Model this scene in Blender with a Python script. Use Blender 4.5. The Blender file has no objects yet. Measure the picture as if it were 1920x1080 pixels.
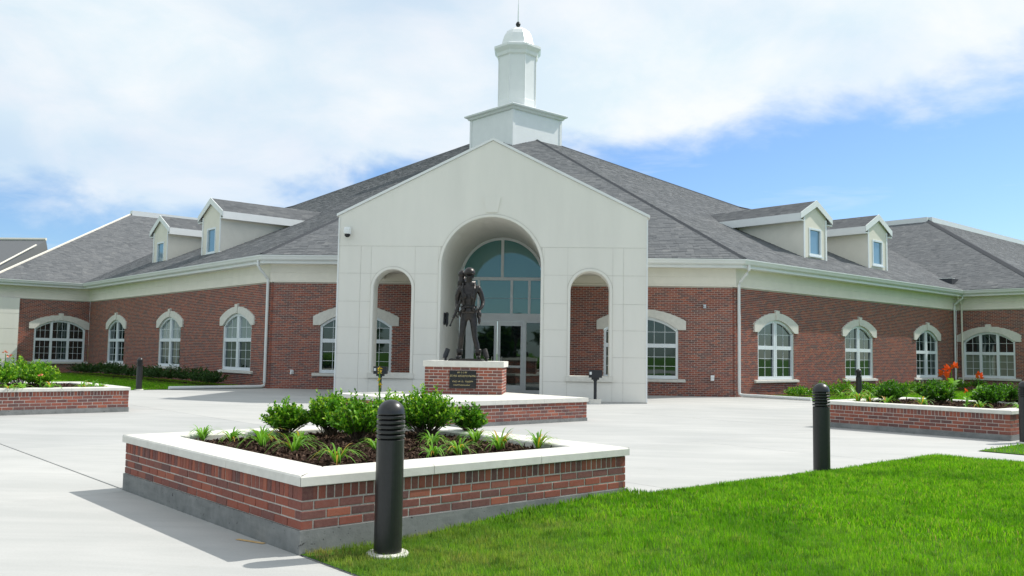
import bpy, math, random
import numpy as np
from mathutils import Vector, Matrix
random.seed(7); rng = np.random.default_rng(11)
scene = bpy.context.scene
COL = scene.collection
r2 = math.sqrt(.5)

# ------------------------------------------------------------------ camera, light, exposure
YAW, PITCH, ROLL, CAM_H, F_PX = .0616682, .07367, .0158356, 1.42, 1666.76
cam_data = bpy.data.cameras.new('camera'); cam = bpy.data.objects.new('camera', cam_data); COL.objects.link(cam)
fwd = Vector((-math.sin(YAW)*math.cos(PITCH), math.cos(YAW)*math.cos(PITCH), math.sin(PITCH)))
right = Vector((math.cos(YAW), math.sin(YAW), 0)); up = right.cross(fwd)
rr = math.cos(ROLL)*right + math.sin(ROLL)*up; uu = -math.sin(ROLL)*right + math.cos(ROLL)*up
M = Matrix((rr, uu, -fwd)).transposed().to_4x4(); M.translation = (0, 0, CAM_H)
cam.matrix_world = M
cam_data.sensor_width = 36; cam_data.lens = F_PX/1920*36; cam_data.clip_end = 3000; cam_data.clip_start = .05
scene.camera = cam
SUN_DIR = Vector((.577, .312, .755)).normalized()
sun_d = bpy.data.lights.new('sun', 'SUN'); sun = bpy.data.objects.new('sun', sun_d); COL.objects.link(sun)
sun_d.energy = 3.7; sun_d.angle = math.radians(.55); sun_d.color = (1, .965, .9)
sun.rotation_euler = SUN_DIR.to_track_quat('Z', 'Y').to_euler(); sun.location = (20, 20, 40)
scene.view_settings.view_transform = 'Standard'; scene.view_settings.look = 'None'
scene.view_settings.gamma = 1; scene.view_settings.use_curve_mapping = False
scene.view_settings.exposure = 0.37

world = bpy.data.worlds.new('World'); scene.world = world; world.use_nodes = True
nt = world.node_tree; nt.nodes.clear()
def N(tree, t, **kw):
    n = tree.nodes.new(t)
    for k, v in kw.items():
        if k.startswith('i_'):
            key = k[2:]; key = int(key) if key.isdigit() else key.replace('_', ' ')
            n.inputs[key].default_value = v
        else: setattr(n, k, v)
    return n
def ramp(tree, src, stops, interp='LINEAR'):
    n = tree.nodes.new('ShaderNodeValToRGB'); cr = n.color_ramp; cr.interpolation = interp
    while len(cr.elements) < len(stops): cr.elements.new(.5)
    for e, (p, c) in zip(cr.elements, stops):
        e.position = p; e.color = (*c, 1) if len(c) == 3 else c
    tree.links.new(src, n.inputs[0]); return n.outputs[0]
def math_n(tree, op, a, b=None, c=None, clamp=False):
    n = tree.nodes.new('ShaderNodeMath'); n.operation = op; n.use_clamp = clamp
    for i, v in enumerate((a, b, c)):
        if v is None: continue
        if isinstance(v, (int, float)): n.inputs[i].default_value = v
        else: tree.links.new(v, n.inputs[i])
    return n.outputs[0]
def mix(tree, fac, a, b, typ='RGBA', blend='MIX'):
    n = tree.nodes.new('ShaderNodeMix'); n.data_type = typ; n.blend_type = blend
    o = 6 if typ == 'RGBA' else 2
    for i, v in ((0, fac), (o, a), (o+1, b)):
        if hasattr(v, 'is_output'): tree.links.new(v, n.inputs[i])
        elif i == 0: n.inputs[0].default_value = v
        else: n.inputs[i].default_value = (*v, 1) if len(v) == 3 else v
    return n.outputs[2 if typ == 'RGBA' else 0]

SKY_STR = .12
sky = N(nt, 'ShaderNodeTexSky', sky_type='NISHITA'); sky.sun_disc = False
sky.sun_elevation = math.asin(SUN_DIR.z); sky.sun_rotation = math.atan2(SUN_DIR.x, SUN_DIR.y)
sky.altitude = 300; sky.air_density = 1.0; sky.dust_density = .6; sky.ozone_density = 1.4
tc = N(nt, 'ShaderNodeTexCoord'); sep = N(nt, 'ShaderNodeSeparateXYZ'); nt.links.new(tc.outputs['Generated'], sep.inputs[0])
sx, sy, sz = sep.outputs
den = math_n(nt, 'ADD', math_n(nt, 'MAXIMUM', sz, 0), .34)
comb = N(nt, 'ShaderNodeCombineXYZ')
nt.links.new(math_n(nt, 'DIVIDE', sx, den), comb.inputs[0]); nt.links.new(math_n(nt, 'DIVIDE', sy, den), comb.inputs[1])
def noise(tree, vec, scale, detail=4, rough=.55, dist=0, lac=2.0):
    n = N(tree, 'ShaderNodeTexNoise'); n.inputs['Scale'].default_value = scale; n.inputs['Detail'].default_value = detail
    n.inputs['Roughness'].default_value = rough; n.inputs['Distortion'].default_value = dist
    if vec is not None: tree.links.new(vec, n.inputs['Vector'])
    return n.outputs['Fac']
n1 = noise(nt, comb.outputs[0], 1.3, 7, .52, .2)
n2 = noise(nt, comb.outputs[0], 3.6, 9, .6, .3)
n3 = noise(nt, comb.outputs[0], .9, 4, .5)
# a broad deck of thin cloud whose lower edge stands about 12 degrees above the horizon and climbs to the right
edge = math_n(nt, 'ADD', .201, math_n(nt, 'MULTIPLY', sx, .115))
e = math_n(nt, 'SUBTRACT', sz, edge)
e = math_n(nt, 'ADD', e, math_n(nt, 'MULTIPLY', math_n(nt, 'SUBTRACT', n1, .5), .26))
e = math_n(nt, 'ADD', e, math_n(nt, 'MULTIPLY', math_n(nt, 'SUBTRACT', n2, .5), .09))
deck = N(nt, 'ShaderNodeMapRange', interpolation_type='SMOOTHSTEP'); nt.links.new(e, deck.inputs[0])
deck.inputs[1].default_value = -.015; deck.inputs[2].default_value = .035
# low wisps in the clear band
wz = math_n(nt, 'MULTIPLY', sz, 26); wc = N(nt, 'ShaderNodeCombineXYZ'); nt.links.new(math_n(nt, 'MULTIPLY', sx, 3.2), wc.inputs[0]); nt.links.new(math_n(nt, 'MULTIPLY', sy, 3.2), wc.inputs[1]); nt.links.new(wz, wc.inputs[2])
wisp = ramp(nt, noise(nt, wc.outputs[0], 1.0, 6, .6, .6), [(.56, (0, 0, 0)), (.80, (.45, .45, .45))])
dens = math_n(nt, 'MULTIPLY', deck.outputs[0], ramp(nt, n3, [(.34, (.66, .66, .66)), (.56, (1, 1, 1))]))
dens = math_n(nt, 'MAXIMUM', dens, wisp)
cloud = mix(nt, ramp(nt, n2, [(.38, (0, 0, 0)), (.62, (1, 1, 1))]), (.61, .71, .765), (.74, .77, .79))
skyc = mix(nt, 1.0, sky.outputs[0], (SKY_STR*.66, SKY_STR*.82, SKY_STR*1.02), blend='MULTIPLY')
final = mix(nt, dens, skyc, cloud)
bg = N(nt, 'ShaderNodeBackground'); nt.links.new(final, bg.inputs[0]); bg.inputs[1].default_value = 1.0
wo = N(nt, 'ShaderNodeOutputWorld'); nt.links.new(bg.outputs[0], wo.inputs[0])

# ------------------------------------------------------------------ materials
MAT = {}
def new_mat(name, rough=.7, spec=.3, metal=0):
    m = bpy.data.materials.new(name); m.use_nodes = True; t = m.node_tree; t.nodes.clear()
    b = N(t, 'ShaderNodeBsdfPrincipled'); o = N(t, 'ShaderNodeOutputMaterial'); t.links.new(b.outputs[0], o.inputs[0])
    b.inputs['Roughness'].default_value = rough; b.inputs['Specular IOR Level'].default_value = spec; b.inputs['Metallic'].default_value = metal
    MAT[name] = m; return m, t, b
def pos(t):
    g = N(t, 'ShaderNodeNewGeometry'); return g.outputs['Position']
def bump(t, b, h, strength, dist):
    n = N(t, 'ShaderNodeBump'); n.inputs['Strength'].default_value = strength; n.inputs['Distance'].default_value = dist
    t.links.new(h, n.inputs['Height']); t.links.new(n.outputs[0], b.inputs['Normal'])
def scaled(t, v, s):
    n = N(t, 'ShaderNodeMapping'); n.inputs['Scale'].default_value = s; t.links.new(v, n.inputs[0]); return n.outputs[0]

BRICK_STOPS = [(0, (.105, .056, .056)), (.15, (.145, .064, .060)), (.33, (.195, .068, .056)), (.52, (.255, .073, .051)), (.74, (.32, .084, .050)), (.90, (.38, .115, .066)), (1, (.16, .070, .062))]
def brick_mat(name, per_object):
    m, t, b = new_mat(name, .88, .2)
    if per_object: src = N(t, 'ShaderNodeObjectInfo').outputs['Random']
    else: src = N(t, 'ShaderNodeAttribute', attribute_name='tone').outputs['Fac']
    c = ramp(t, src, BRICK_STOPS)
    nz = noise(t, pos(t), 38, 5, .7)
    c = mix(t, ramp(t, nz, [(.3, (.0, .0, .0)), (.75, (.5, .5, .5))]), c, (.30, .17, .135))
    nz2 = noise(t, pos(t), 160, 3, .7)
    c = mix(t, ramp(t, nz2, [(.35, (.3, .3, .3)), (.5, (0, 0, 0))]), c, (.08, .045, .04))
    t.links.new(c, b.inputs['Base Color']); bump(t, b, nz2, .5, .004)
brick_mat('brick', False); brick_mat('brick_single', True)

def simple(name, col, rough=.7, spec=.3, metal=0, n_scale=8, n_amt=.12, b_scale=0, b_str=.2, b_dist=.004, streak=False):
    m, t, b = new_mat(name, rough, spec, metal)
    p = pos(t)
    if streak: p2 = scaled(t, p, (1, 1, .18))
    else: p2 = p
    nz = noise(t, p2, n_scale, 5, .62)
    d = tuple(c*(1-n_amt) for c in col); l = tuple(min(1, c*(1+n_amt)) for c in col)
    c = ramp(t, nz, [(.28, d), (.72, l)])
    t.links.new(c, b.inputs['Base Color'])
    if b_scale: bump(t, b, noise(t, p, b_scale, 3, .6), b_str, b_dist)
    return m
simple('mortar', (.54, .49, .435), .95, .1, 0, 60, .25, 120, .5)
simple('stucco', (.77, .745, .68), .93, .12, 0, 1.1, .045, 170, .45, .004, True)
simple('stucco_joint', (.60, .575, .52), .95, .1)
simple('cast_stone', (.66, .64, .58), .8, .2, 0, 9, .08, 120, .3, .003)
simple('white_trim', (.76, .77, .76), .45, .4, 0, 3, .03)
simple('gutter_white', (.70, .715, .70), .4, .45, 0, 2, .04)
simple('window_white', (.74, .78, .80), .4, .4, 0, 3, .03)
simple('siding', (.76, .72, .63), .8, .2, 0, 2, .05)
simple('cupola_white', (.83, .83, .825), .35, .4, 0, 2, .03)
simple('door_metal', (.80, .82, .82), .4, .5, 0, 2, .05)
simple('bollard_paint', (.019, .019, .019), .34, .5, 0, 30, .15, 300, .12, .001)
simple('dark_metal', (.022, .024, .027), .5, .4, 0, 20, .1)
simple('dark_slot', (.008, .008, .009), .7, .2)
simple('bronze', (.034, .029, .027), .32, .6, .6, 18, .45, 60, .6, .008)
simple('plaque_black', (.010, .010, .011), .25, .5)
simple('gold', (.62, .50, .24), .4, .5, .5)
simple('lens', (.5, .55, .6), .1, .6)
simple('bark', (.10, .075, .05), .9, .1, 0, 40, .3)
simple('hip_cap', (.066, .070, .077), .92, .1, 0, 30, .3)
simple('flower_orange', (.85, .13, .02), .6, .2, 0, 20, .25)
simple('flower_yellow', (.72, .50, .06), .6, .2, 0, 20, .25)
simple('flower_pink', (.75, .25, .16), .6, .2, 0, 20, .25)
simple('interior_floor', (.1, .1, .1), .8)

def glass_mat(name, base, refl, rough=.02):
    m, t, b = new_mat(name, .9, .0)
    b.inputs['Base Color'].default_value = (*base, 1)
    g = N(t, 'ShaderNodeBsdfGlossy'); g.inputs['Roughness'].default_value = rough; g.inputs['Color'].default_value = (.85, .97, .95, 1)
    bp = N(t, 'ShaderNodeBump'); bp.inputs['Strength'].default_value = .06; bp.inputs['Distance'].default_value = .02
    t.links.new(noise(t, pos(t), 1.3, 2), bp.inputs['Height']); t.links.new(bp.outputs[0], g.inputs['Normal'])
    fr = N(t, 'ShaderNodeFresnel'); fr.inputs[0].default_value = 1.5
    f = math_n(t, 'ADD', fr.outputs[0], refl, clamp=True)
    mx = N(t, 'ShaderNodeMixShader'); t.links.new(f, mx.inputs[0]); t.links.new(b.outputs[0], mx.inputs[1]); t.links.new(g.outputs[0], mx.inputs[2])
    out = [n for n in t.nodes if n.type == 'OUTPUT_MATERIAL'][0]; t.links.new(mx.outputs[0], out.inputs[0])
glass_mat('glass_dark', (.006, .011, .011), .055)
glass_mat('glass_teal', (.11, .27, .26), .06)  # sky reflection and interior view painted into the teal base colour
glass_mat('glass_blind', (.17, .20, .155), .05)
glass_mat('glass_curtain', (.22, .26, .27), .06)
glass_mat('glass_sky', (.13, .22, .30), .10, .08)

# poured footing with bug holes and faint lift stains
m, t, b = new_mat('grey_footing', .9, .15)
p = pos(t); c = ramp(t, noise(t, p, 5, 6, .7), [(.3, (.155, .16, .155)), (.7, (.27, .272, .262))])
pits = ramp(t, noise(t, p, 34, 2, .5), [(.27, (1, 1, 1)), (.32, (0, 0, 0))])
c = mix(t, pits, c, (.06, .06, .06)); c = mix(t, ramp(t, noise(t, scaled(t, p, (1, 1, 7)), 1.6, 4), [(.5, (0, 0, 0)), (.7, (.45, .45, .45))]), c, (.32, .32, .30))
t.links.new(c, b.inputs['Base Color']); bump(t, b, noise(t, p, 60, 4, .7), .5, .004)
# shingles
m, t, b = new_mat('shingle', .95, .12)
tone = N(t, 'ShaderNodeAttribute', attribute_name='tone').outputs['Fac']
c = ramp(t, tone, [(0, (.082, .088, .096)), (.4, (.128, .135, .144)), (.7, (.158, .164, .171)), (1, (.205, .207, .208))])
c = mix(t, ramp(t, noise(t, pos(t), 90, 3, .8), [(.3, (.0, .0, .0)), (.7, (.5, .5, .5))]), c, (.175, .177, .176))
t.links.new(c, b.inputs['Base Color']); bump(t, b, noise(t, pos(t), 200, 2, .7), .4, .004)
# concrete paving
m, t, b = new_mat('concrete', .85, .22)
p = pos(t)
big = noise(t, p, .32, 5, .6, .4)
rot = N(t, 'ShaderNodeMapping'); rot.inputs['Rotation'].default_value = (0, 0, .785); rot.inputs['Scale'].default_value = (.35, 1.6, 1); t.links.new(p, rot.inputs[0])
strk = noise(t, rot.outputs[0], 1.1, 6, .65, .5)
fine = noise(t, p, 55, 4, .7)
oi = N(t, 'ShaderNodeObjectInfo').outputs['Random']
c = ramp(t, big, [(.3, (.445, .445, .432)), (.7, (.525, .52, .50))])
c = mix(t, ramp(t, strk, [(.38, (.38, .38, .38)), (.62, (0, 0, 0))]), c, (.33, .34, .33))
c = mix(t, ramp(t, fine, [(.3, (.22, .22, .22)), (.6, (0, 0, 0))]), c, (.33, .32, .30))
c = mix(t, ramp(t, noise(t, p, 2.3, 7, .7, 1.0), [(.62, (0, 0, 0)), (.74, (.30, .30, .30))]), c, (.33, .31, .27))
c = mix(t, ramp(t, noise(t, p, 11, 5, .75), [(.66, (0, 0, 0)), (.72, (.5, .5, .5))]), c, (.30, .29, .26))
c = mix(t, 1.0, c, ramp(t, oi, [(0, (.90, .905, .91)), (1, (1, .995, .985))]), blend='MULTIPLY')
t.links.new(c, b.inputs['Base Color']); bump(t, b, fine, .35, .002)
simple('joint_filler', (.36, .30, .22), .95, .1, 0, 25, .25)
simple('paint_mark', (.62, .42, .20), .9, .1, 0, 25, .25)
# lawn soil / sheet
m, t, b = new_mat('lawn', .95, .1)
p = pos(t)
c = ramp(t, noise(t, p, 9, 6, .75), [(.25, (.04, .10, .01)), (.5, (.07, .17, .015)), (.75, (.12, .25, .03))])
c = mix(t, ramp(t, noise(t, p, .5, 3), [(.4, (0, 0, 0)), (.7, (.4, .4, .4))]), c, (.10, .20, .03))
t.links.new(c, b.inputs['Base Color']); bump(t, b, noise(t, p, 60, 4, .8), .9, .03)
# grass blades: colour by blade, dry near the planter corner
def leafy(name, stops, trans=.35, rough=.5, dry=None):
    m, t, b = new_mat(name, rough, .18)
    tone = N(t, 'ShaderNodeAttribute', attribute_name='tone').outputs['Fac']
    c = ramp(t, tone, stops)
    if dry:
        d = N(t, 'ShaderNodeVectorMath', operation='DISTANCE'); t.links.new(pos(t), d.inputs[0]); d.inputs[1].default_value = (dry[0], dry[1], 0)
        f = math_n(t, 'ADD', math_n(t, 'MULTIPLY', d.outputs['Value'], -.42), 1.02)
        f = math_n(t, 'ADD', f, math_n(t, 'MULTIPLY', math_n(t, 'SUBTRACT', noise(t, pos(t), 4.5, 4, .6), .5), 2.4))
        nn = math_n(t, 'MULTIPLY', math_n(t, 'SUBTRACT', noise(t, pos(t), 1.4, 3, .6), .62), 2.5)
        f = math_n(t, 'MULTIPLY', math_n(t, 'MAXIMUM', f, nn), .75, clamp=True)
        c = mix(t, f, c, (.33, .27, .11))
        c = mix(t, ramp(t, noise(t, pos(t), 1.1, 5, .65), [(.36, (.6, .6, .6)), (.56, (0, 0, 0))]), c, (.055, .20, .008))
        c = mix(t, ramp(t, noise(t, pos(t), 7.5, 4, .6), [(.34, (.75, .75, .75)), (.48, (0, 0, 0))]), c, (.03, .10, .008))
        c = mix(t, ramp(t, noise(t, pos(t), 2.7, 4, .6), [(.52, (0, 0, 0)), (.7, (.5, .5, .5))]), c, (.26, .46, .05))
    t.links.new(c, b.inputs['Base Color'])
    tr = N(t, 'ShaderNodeBsdfTranslucent'); t.links.new(mix(t, 1.0, c, (1.25, 1.3, .6), blend='MULTIPLY'), tr.inputs[0])
    mx = N(t, 'ShaderNodeMixShader'); mx.inputs[0].default_value = trans
    t.links.new(b.outputs[0], mx.inputs[1]); t.links.new(tr.outputs[0], mx.inputs[2])
    out = [n for n in t.nodes if n.type == 'OUTPUT_MATERIAL'][0]; t.links.new(mx.outputs[0], out.inputs[0])
leafy('grass_blade', [(0, (.10, .28, .008)), (.5, (.18, .43, .012)), (.85, (.26, .53, .022)), (.94, (.36, .46, .06)), (1, (.42, .36, .16))], .4, .7, (-1.6, 6.3))
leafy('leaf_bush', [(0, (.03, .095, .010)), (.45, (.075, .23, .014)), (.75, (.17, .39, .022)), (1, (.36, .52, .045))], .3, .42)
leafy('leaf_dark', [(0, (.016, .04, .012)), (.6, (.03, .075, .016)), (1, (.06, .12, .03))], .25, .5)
leafy('leaf_lily', [(0, (.12, .30, .03)), (.6, (.22, .44, .06)), (.85, (.28, .38, .07)), (1, (.55, .36, .06))], .35, .45)
leafy('leaf_far', [(0, (.03, .07, .012)), (1, (.07, .14, .025))], .2, .6)
m, t, b = new_mat('mulch', .98, .08)
tone = N(t, 'ShaderNodeAttribute', attribute_name='tone').outputs['Fac']
c = ramp(t, tone, [(0, (.030, .018, .013)), (.5, (.085, .050, .034)), (1, (.24, .16, .115))])
c = mix(t, ramp(t, noise(t, pos(t), 60, 4, .7), [(.4, (0, 0, 0)), (.7, (.6, .6, .6))]), c, (.04, .022, .015))
t.links.new(c, b.inputs['Base Color']); bump(t, b, noise(t, pos(t), 70, 4, .8), 1.0, .02)

# ------------------------------------------------------------------ mesh helpers
def link(o, parent=None, root=None):
    COL.objects.link(o)
    if parent is not None: o.parent = parent
    return o
class Frame:
    def __init__(s, o, u, n): s.o = Vector((o[0], o[1], o[2] if len(o) > 2 else 0)); s.u = Vector((u[0], u[1], 0)); s.n = Vector((n[0], n[1], 0))
    def __call__(s, a, b, z): return (s.o.x+a*s.u.x+b*s.n.x, s.o.y+a*s.u.y+b*s.n.y, s.o.z+z)
WORLD = Frame((0, 0, 0), (1, 0), (0, 1))
BOXF = ((0, 3, 2, 1), (4, 5, 6, 7), (0, 1, 5, 4), (1, 2, 6, 5), (2, 3, 7, 6), (3, 0, 4, 7))
class MB:
    def __init__(s): s.v = []; s.f = []; s.t = []; s.has = False
    def add(s, vs, fs, tone=0.0):
        k = len(s.v); s.v.extend(vs)
        for f in fs: s.f.append(tuple(i+k for i in f)); s.t.append(tone)
    def box(s, P, a0, a1, b0, b1, z0, z1, tone=0.0):
        s.add([P(a0, b0, z0), P(a1, b0, z0), P(a1, b1, z0), P(a0, b1, z0), P(a0, b0, z1), P(a1, b0, z1), P(a1, b1, z1), P(a0, b1, z1)], BOXF, tone)
    def prism(s, P, poly, b0, b1, tone=0.0):
        # polygon in (a,z), extruded along b
        n = len(poly)
        s.add([P(a, b0, z) for a, z in poly]+[P(a, b1, z) for a, z in poly],
              [tuple(range(n)), tuple(range(2*n-1, n-1, -1))]+[(i, (i+1) % n, n+(i+1) % n, n+i) for i in range(n)], tone)
    def strip(s, P, lo, hi, b0, b1, tone=0.0):
        # region between polylines lo and hi [(a,z)..] of equal length, extruded: clean quads
        n = len(lo)
        vs = [P(a, b0, z) for a, z in lo]+[P(a, b0, z) for a, z in hi]+[P(a, b1, z) for a, z in lo]+[P(a, b1, z) for a, z in hi]
        fs = []
        for i in range(n-1):
            fs += [(i, i+1, n+i+1, n+i), (2*n+i, 3*n+i, 3*n+i+1, 2*n+i+1), (i, 2*n+i, 2*n+i+1, i+1), (n+i, n+i+1, 3*n+i+1, 3*n+i)]
        fs += [(0, n, 3*n, 2*n), (n-1, 3*n-1, 4*n-1, 2*n-1)]
        s.add(vs, fs, tone)
    def lathe(s, cx, cy, prof, seg=24, tone=0.0, ax=None):
        vs = []
        for r, z in prof:
            for k in range(seg):
                a = 2*math.pi*k/seg; vs.append((cx+r*math.cos(a), cy+r*math.sin(a), z))
        fs = [(j*seg+k, j*seg+(k+1) % seg, (j+1)*seg+(k+1) % seg, (j+1)*seg+k) for j in range(len(prof)-1) for k in range(seg)]
        fs += [tuple(range(seg-1, -1, -1)), tuple((len(prof)-1)*seg+k for k in range(seg))]
        s.add(vs, fs, tone)
    def tube(s, pts, r, seg=8, tone=0.0):
        pts = [Vector(p) for p in pts]; rs = r if isinstance(r, (list, tuple)) else [r]*len(pts)
        vs = []
        for i, p in enumerate(pts):
            d = (pts[min(i+1, len(pts)-1)]-pts[max(i-1, 0)]).normalized()
            x = d.cross(Vector((0, 0, 1)) if abs(d.z) < .9 else Vector((1, 0, 0))).normalized(); y = d.cross(x)
            for k in range(seg):
                a = 2*math.pi*k/seg; q = p+(x*math.cos(a)+y*math.sin(a))*rs[i]; vs.append(tuple(q))
        n = len(pts)
        fs = [(j*seg+k, j*seg+(k+1) % seg, (j+1)*seg+(k+1) % seg, (j+1)*seg+k) for j in range(n-1) for k in range(seg)]
        fs += [tuple(range(seg-1, -1, -1)), tuple((n-1)*seg+k for k in range(seg))]
        s.add(vs, fs, tone)
    def sweep(s, path, prof, closed_ends=True, tone=0.0):
        # path: 2D points left to right; profile [(offset outward, z)] closed loop; mitred
        m_ = []
        for i, p in enumerate(path):
            ns = []
            for a, b in ((i-1, i), (i, i+1)):
                if a < 0 or b >= len(path): continue
                d = Vector((path[b][0]-path[a][0], path[b][1]-path[a][1])).normalized(); ns.append(Vector((d.y, -d.x)))
            if len(ns) == 1: m_.append(ns[0])
            else:
                h = (ns[0]+ns[1]).normalized(); m_.append(h/max(.2, h.dot(ns[0])))
        n = len(prof); vs = []
        for p, mm in zip(path, m_):
            for c, z in prof: vs.append((p[0]+mm.x*c, p[1]+mm.y*c, z))
        fs = [(i*n+k, i*n+(k+1) % n, (i+1)*n+(k+1) % n, (i+1)*n+k) for i in range(len(path)-1) for k in range(n)]
        fs += [tuple(range(n)), tuple((len(path)-1)*n+k for k in range(n-1, -1, -1))]
        s.add(vs, fs, tone)
    def build(s, name, mat, parent=None, kind=None, label=None, smooth=False, base=None):
        me = bpy.data.meshes.new(name)
        off = Vector((0, 0, 0))
        if parent is not None: off = Vector(parent.get('_base', (0, 0, 0)))
        elif base is not None: off = Vector(base)
        vs = np.array(s.v, dtype=np.float64)-np.array(off)
        me.from_pydata(vs.tolist(), [], s.f)
        at = me.attributes.new('tone', 'FLOAT', 'FACE'); at.data.foreach_set('value', np.array(s.t, dtype=np.float32))
        me.materials.append(MAT[mat]); me.validate()
        import bmesh
        if len(s.f) < 40000:
            bm = bmesh.new(); bm.from_mesh(me); bmesh.ops.recalc_face_normals(bm, faces=bm.faces); bm.to_mesh(me); bm.free()
        if smooth: me.polygons.foreach_set('use_smooth', [True]*len(me.polygons))
        o = bpy.data.objects.new(name, me); link(o, parent)
        if parent is None: o.location = off
        o['_base'] = tuple(off)
        if kind: o['kind'] = kind
        if label: o['label'] = label
        return o
def tag(o, label, cat, group=None, kind=None):
    if label: o['label'] = label
    if cat: o['category'] = cat
    if group: o['group'] = group
    if kind: o['kind'] = kind
    return o
def thing(name, label, cat, base=(0, 0, 0), group=None):
    o = bpy.data.objects.new(name, None); COL.objects.link(o); o.location = base; o['_base'] = tuple(base); o.empty_display_size = .3
    return tag(o, label, cat, group)
def copy_tree(o, loc=None, rz=None, label=None, parent=None):
    kids = [c for c in bpy.data.objects if c.parent == o] if parent is None else [c for c in KIDS.get(o.name, [])]
    c = o.copy(); COL.objects.link(c)
    if parent is not None: c.parent = parent
    if loc is not None: c.location = loc
    if rz is not None: c.rotation_euler.z = rz
    if label: c['label'] = label
    for k in kids: copy_tree(k, parent=c)
    return c
KIDS = {}
def index_kids(o):
    KIDS[o.name] = [c for c in bpy.data.objects if c.parent == o]
    for c in KIDS[o.name]: index_kids(c)

_bm = {}
def brick_mesh(l, h, d=.09):
    key = (round(l, 3), round(h, 3), round(d, 3))
    if key not in _bm:
        x, z, y, e = l/2, h/2, d/2, .003
        me = bpy.data.meshes.new('brick')
        v = [(-x+e, -y, -z+e), (x-e, -y, -z+e), (x-e, -y, z-e), (-x+e, -y, z-e), (-x, -y+e, -z), (x, -y+e, -z), (x, -y+e, z), (-x, -y+e, z), (-x, y, -z), (x, y, -z), (x, y, z), (-x, y, z)]
        f = [(0, 1, 2, 3), (0, 4, 5, 1), (1, 5, 6, 2), (2, 6, 7, 3), (3, 7, 4, 0), (4, 8, 9, 5), (5, 9, 10, 6), (6, 10, 11, 7), (7, 11, 8, 4), (8, 11, 10, 9)]
        me.from_pydata(v, [], f); me.materials.append(MAT['brick_single']); _bm[key] = me
    return _bm[key]
def brick_obj(P, a0, a1, z0, z1, parent, depth=.09, proud=0.0):
    o = bpy.data.objects.new('brick', brick_mesh(a1-a0, z1-z0, depth)); COL.objects.link(o); o.parent = parent
    c = Vector(P((a0+a1)/2, proud-depth/2, (z0+z1)/2))-Vector(parent['_base'])
    o.location = c; o.rotation_euler.z = math.atan2(P.u.y, P.u.x)
    return o
def brick_box(mb, P, a0, a1, z0, z1, depth=.09, proud=0.0):
    # front, ends, top and bottom only (the back lies in the mortar)
    b1 = proud; b0 = proud-depth
    mb.add([P(a0, b1, z0), P(a1, b1, z0), P(a1, b1, z1), P(a0, b1, z1), P(a0, b0, z0), P(a1, b0, z0), P(a1, b0, z1), P(a0, b0, z1)],
           [(0, 1, 2, 3), (0, 4, 5, 1), (3, 2, 6, 7), (1, 5, 6, 2), (0, 3, 7, 4)], random.random())
BL, BH, MJ = .192, .055, .012
def courses(a0, a1, z0, z1, holes=(), start=0):
    out = []; k = 0; z = z0
    while z+BH <= z1+.004:
        off = ((k+start) % 2)*(BL+MJ)/2
        a = a0-off
        blocked = [h(z+BH/2) for h in holes]; blocked = [b for b in blocked if b]
        while a < a1-.02:
            segs = [(max(a, a0), min(a+BL, a1))]
            for lo, hi in blocked:
                ns = []
                for s0, s1 in segs:
                    if s1 <= lo or s0 >= hi: ns.append((s0, s1))
                    else:
                        if s0 < lo: ns.append((s0, lo))
                        if s1 > hi: ns.append((hi, s1))
                segs = ns
            for s0, s1 in segs:
                if s1-s0 > .025: out.append((s0, s1, z, z+BH))
            a += BL+MJ
        z += BH+MJ; k += 1
    return out

# ------------------------------------------------------------------ ground, plaza, lawns
g = MB(); g.add([(-900, -900, -.13), (900, -900, -.13), (900, 1500, -.13), (-900, 1500, -.13)], [(0, 1, 2, 3)])
gr = g.build('ground', 'lawn'); tag(gr, 'wide green lawn ground reaching past the brick building to the horizon', 'ground', kind='structure')
def pq(p_, q_, z=0): return ((p_-q_)*r2, (p_+q_)*r2, z)   # p runs to the back right, q to the back left
F0 = (-1.83, 6.2); P0 = 3.09; Q0 = 5.68
sub = MB(); v = [pq(-20, -24, -.03), pq(34, -24, -.03), pq(34, 44, -.03), pq(-20, 44, -.03)]; sub.add(v, [(0, 1, 2, 3)])
plaza = sub.build('plaza', 'joint_filler'); tag(plaza, 'pale concrete plaza in front of the arched entrance', 'plaza', kind='structure')
pl_lines = [P0-.01-i*4.4 for i in range(5, 0, -1)]+[P0]+[P0+4.6*i for i in range(1, 7)]
ql_lines = [Q0-1.1-i*4.6 for i in range(6, 0, -1)]+[Q0-1.1]+[Q0-1.1+4.6*i for i in range(1, 9)]
for i in range(len(pl_lines)-1):
    for j in range(len(ql_lines)-1):
        a0, a1, b0, b1 = pl_lines[i], pl_lines[i+1], ql_lines[j], ql_lines[j+1]
        if a0 > 15.8 and b0 > 19.2: continue
        ga = .011 if abs(a0-P0) < .01 else .0025; gb = .011 if abs(a1-P0) < .01 else .0025
        mb = MB(); e = .003
        z1 = random.uniform(-.0008, .0008)
        rim = [(a0+ga, b0+.0025), (a1-gb, b0+.0025), (a1-gb, b1-.0025), (a0+ga, b1-.0025)]
        inn = [(a0+ga+e, b0+.0025+e), (a1-gb-e, b0+.0025+e), (a1-gb-e, b1-.0025-e), (a0+ga+e, b1-.0025-e)]
        mb.add([pq(*p, -.1) for p in rim]+[pq(*p, z1-.003) for p in rim]+[pq(*p, z1) for p in inn],
               [(0, 3, 2, 1)]+[(k, (k+1) % 4, 4+(k+1) % 4, 4+k) for k in range(4)]+[(4+k, 4+(k+1) % 4, 8+(k+1) % 4, 8+k) for k in range(4)]+[(8, 9, 10, 11)])
        mb.build('concrete_slab', 'concrete', plaza)
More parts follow.
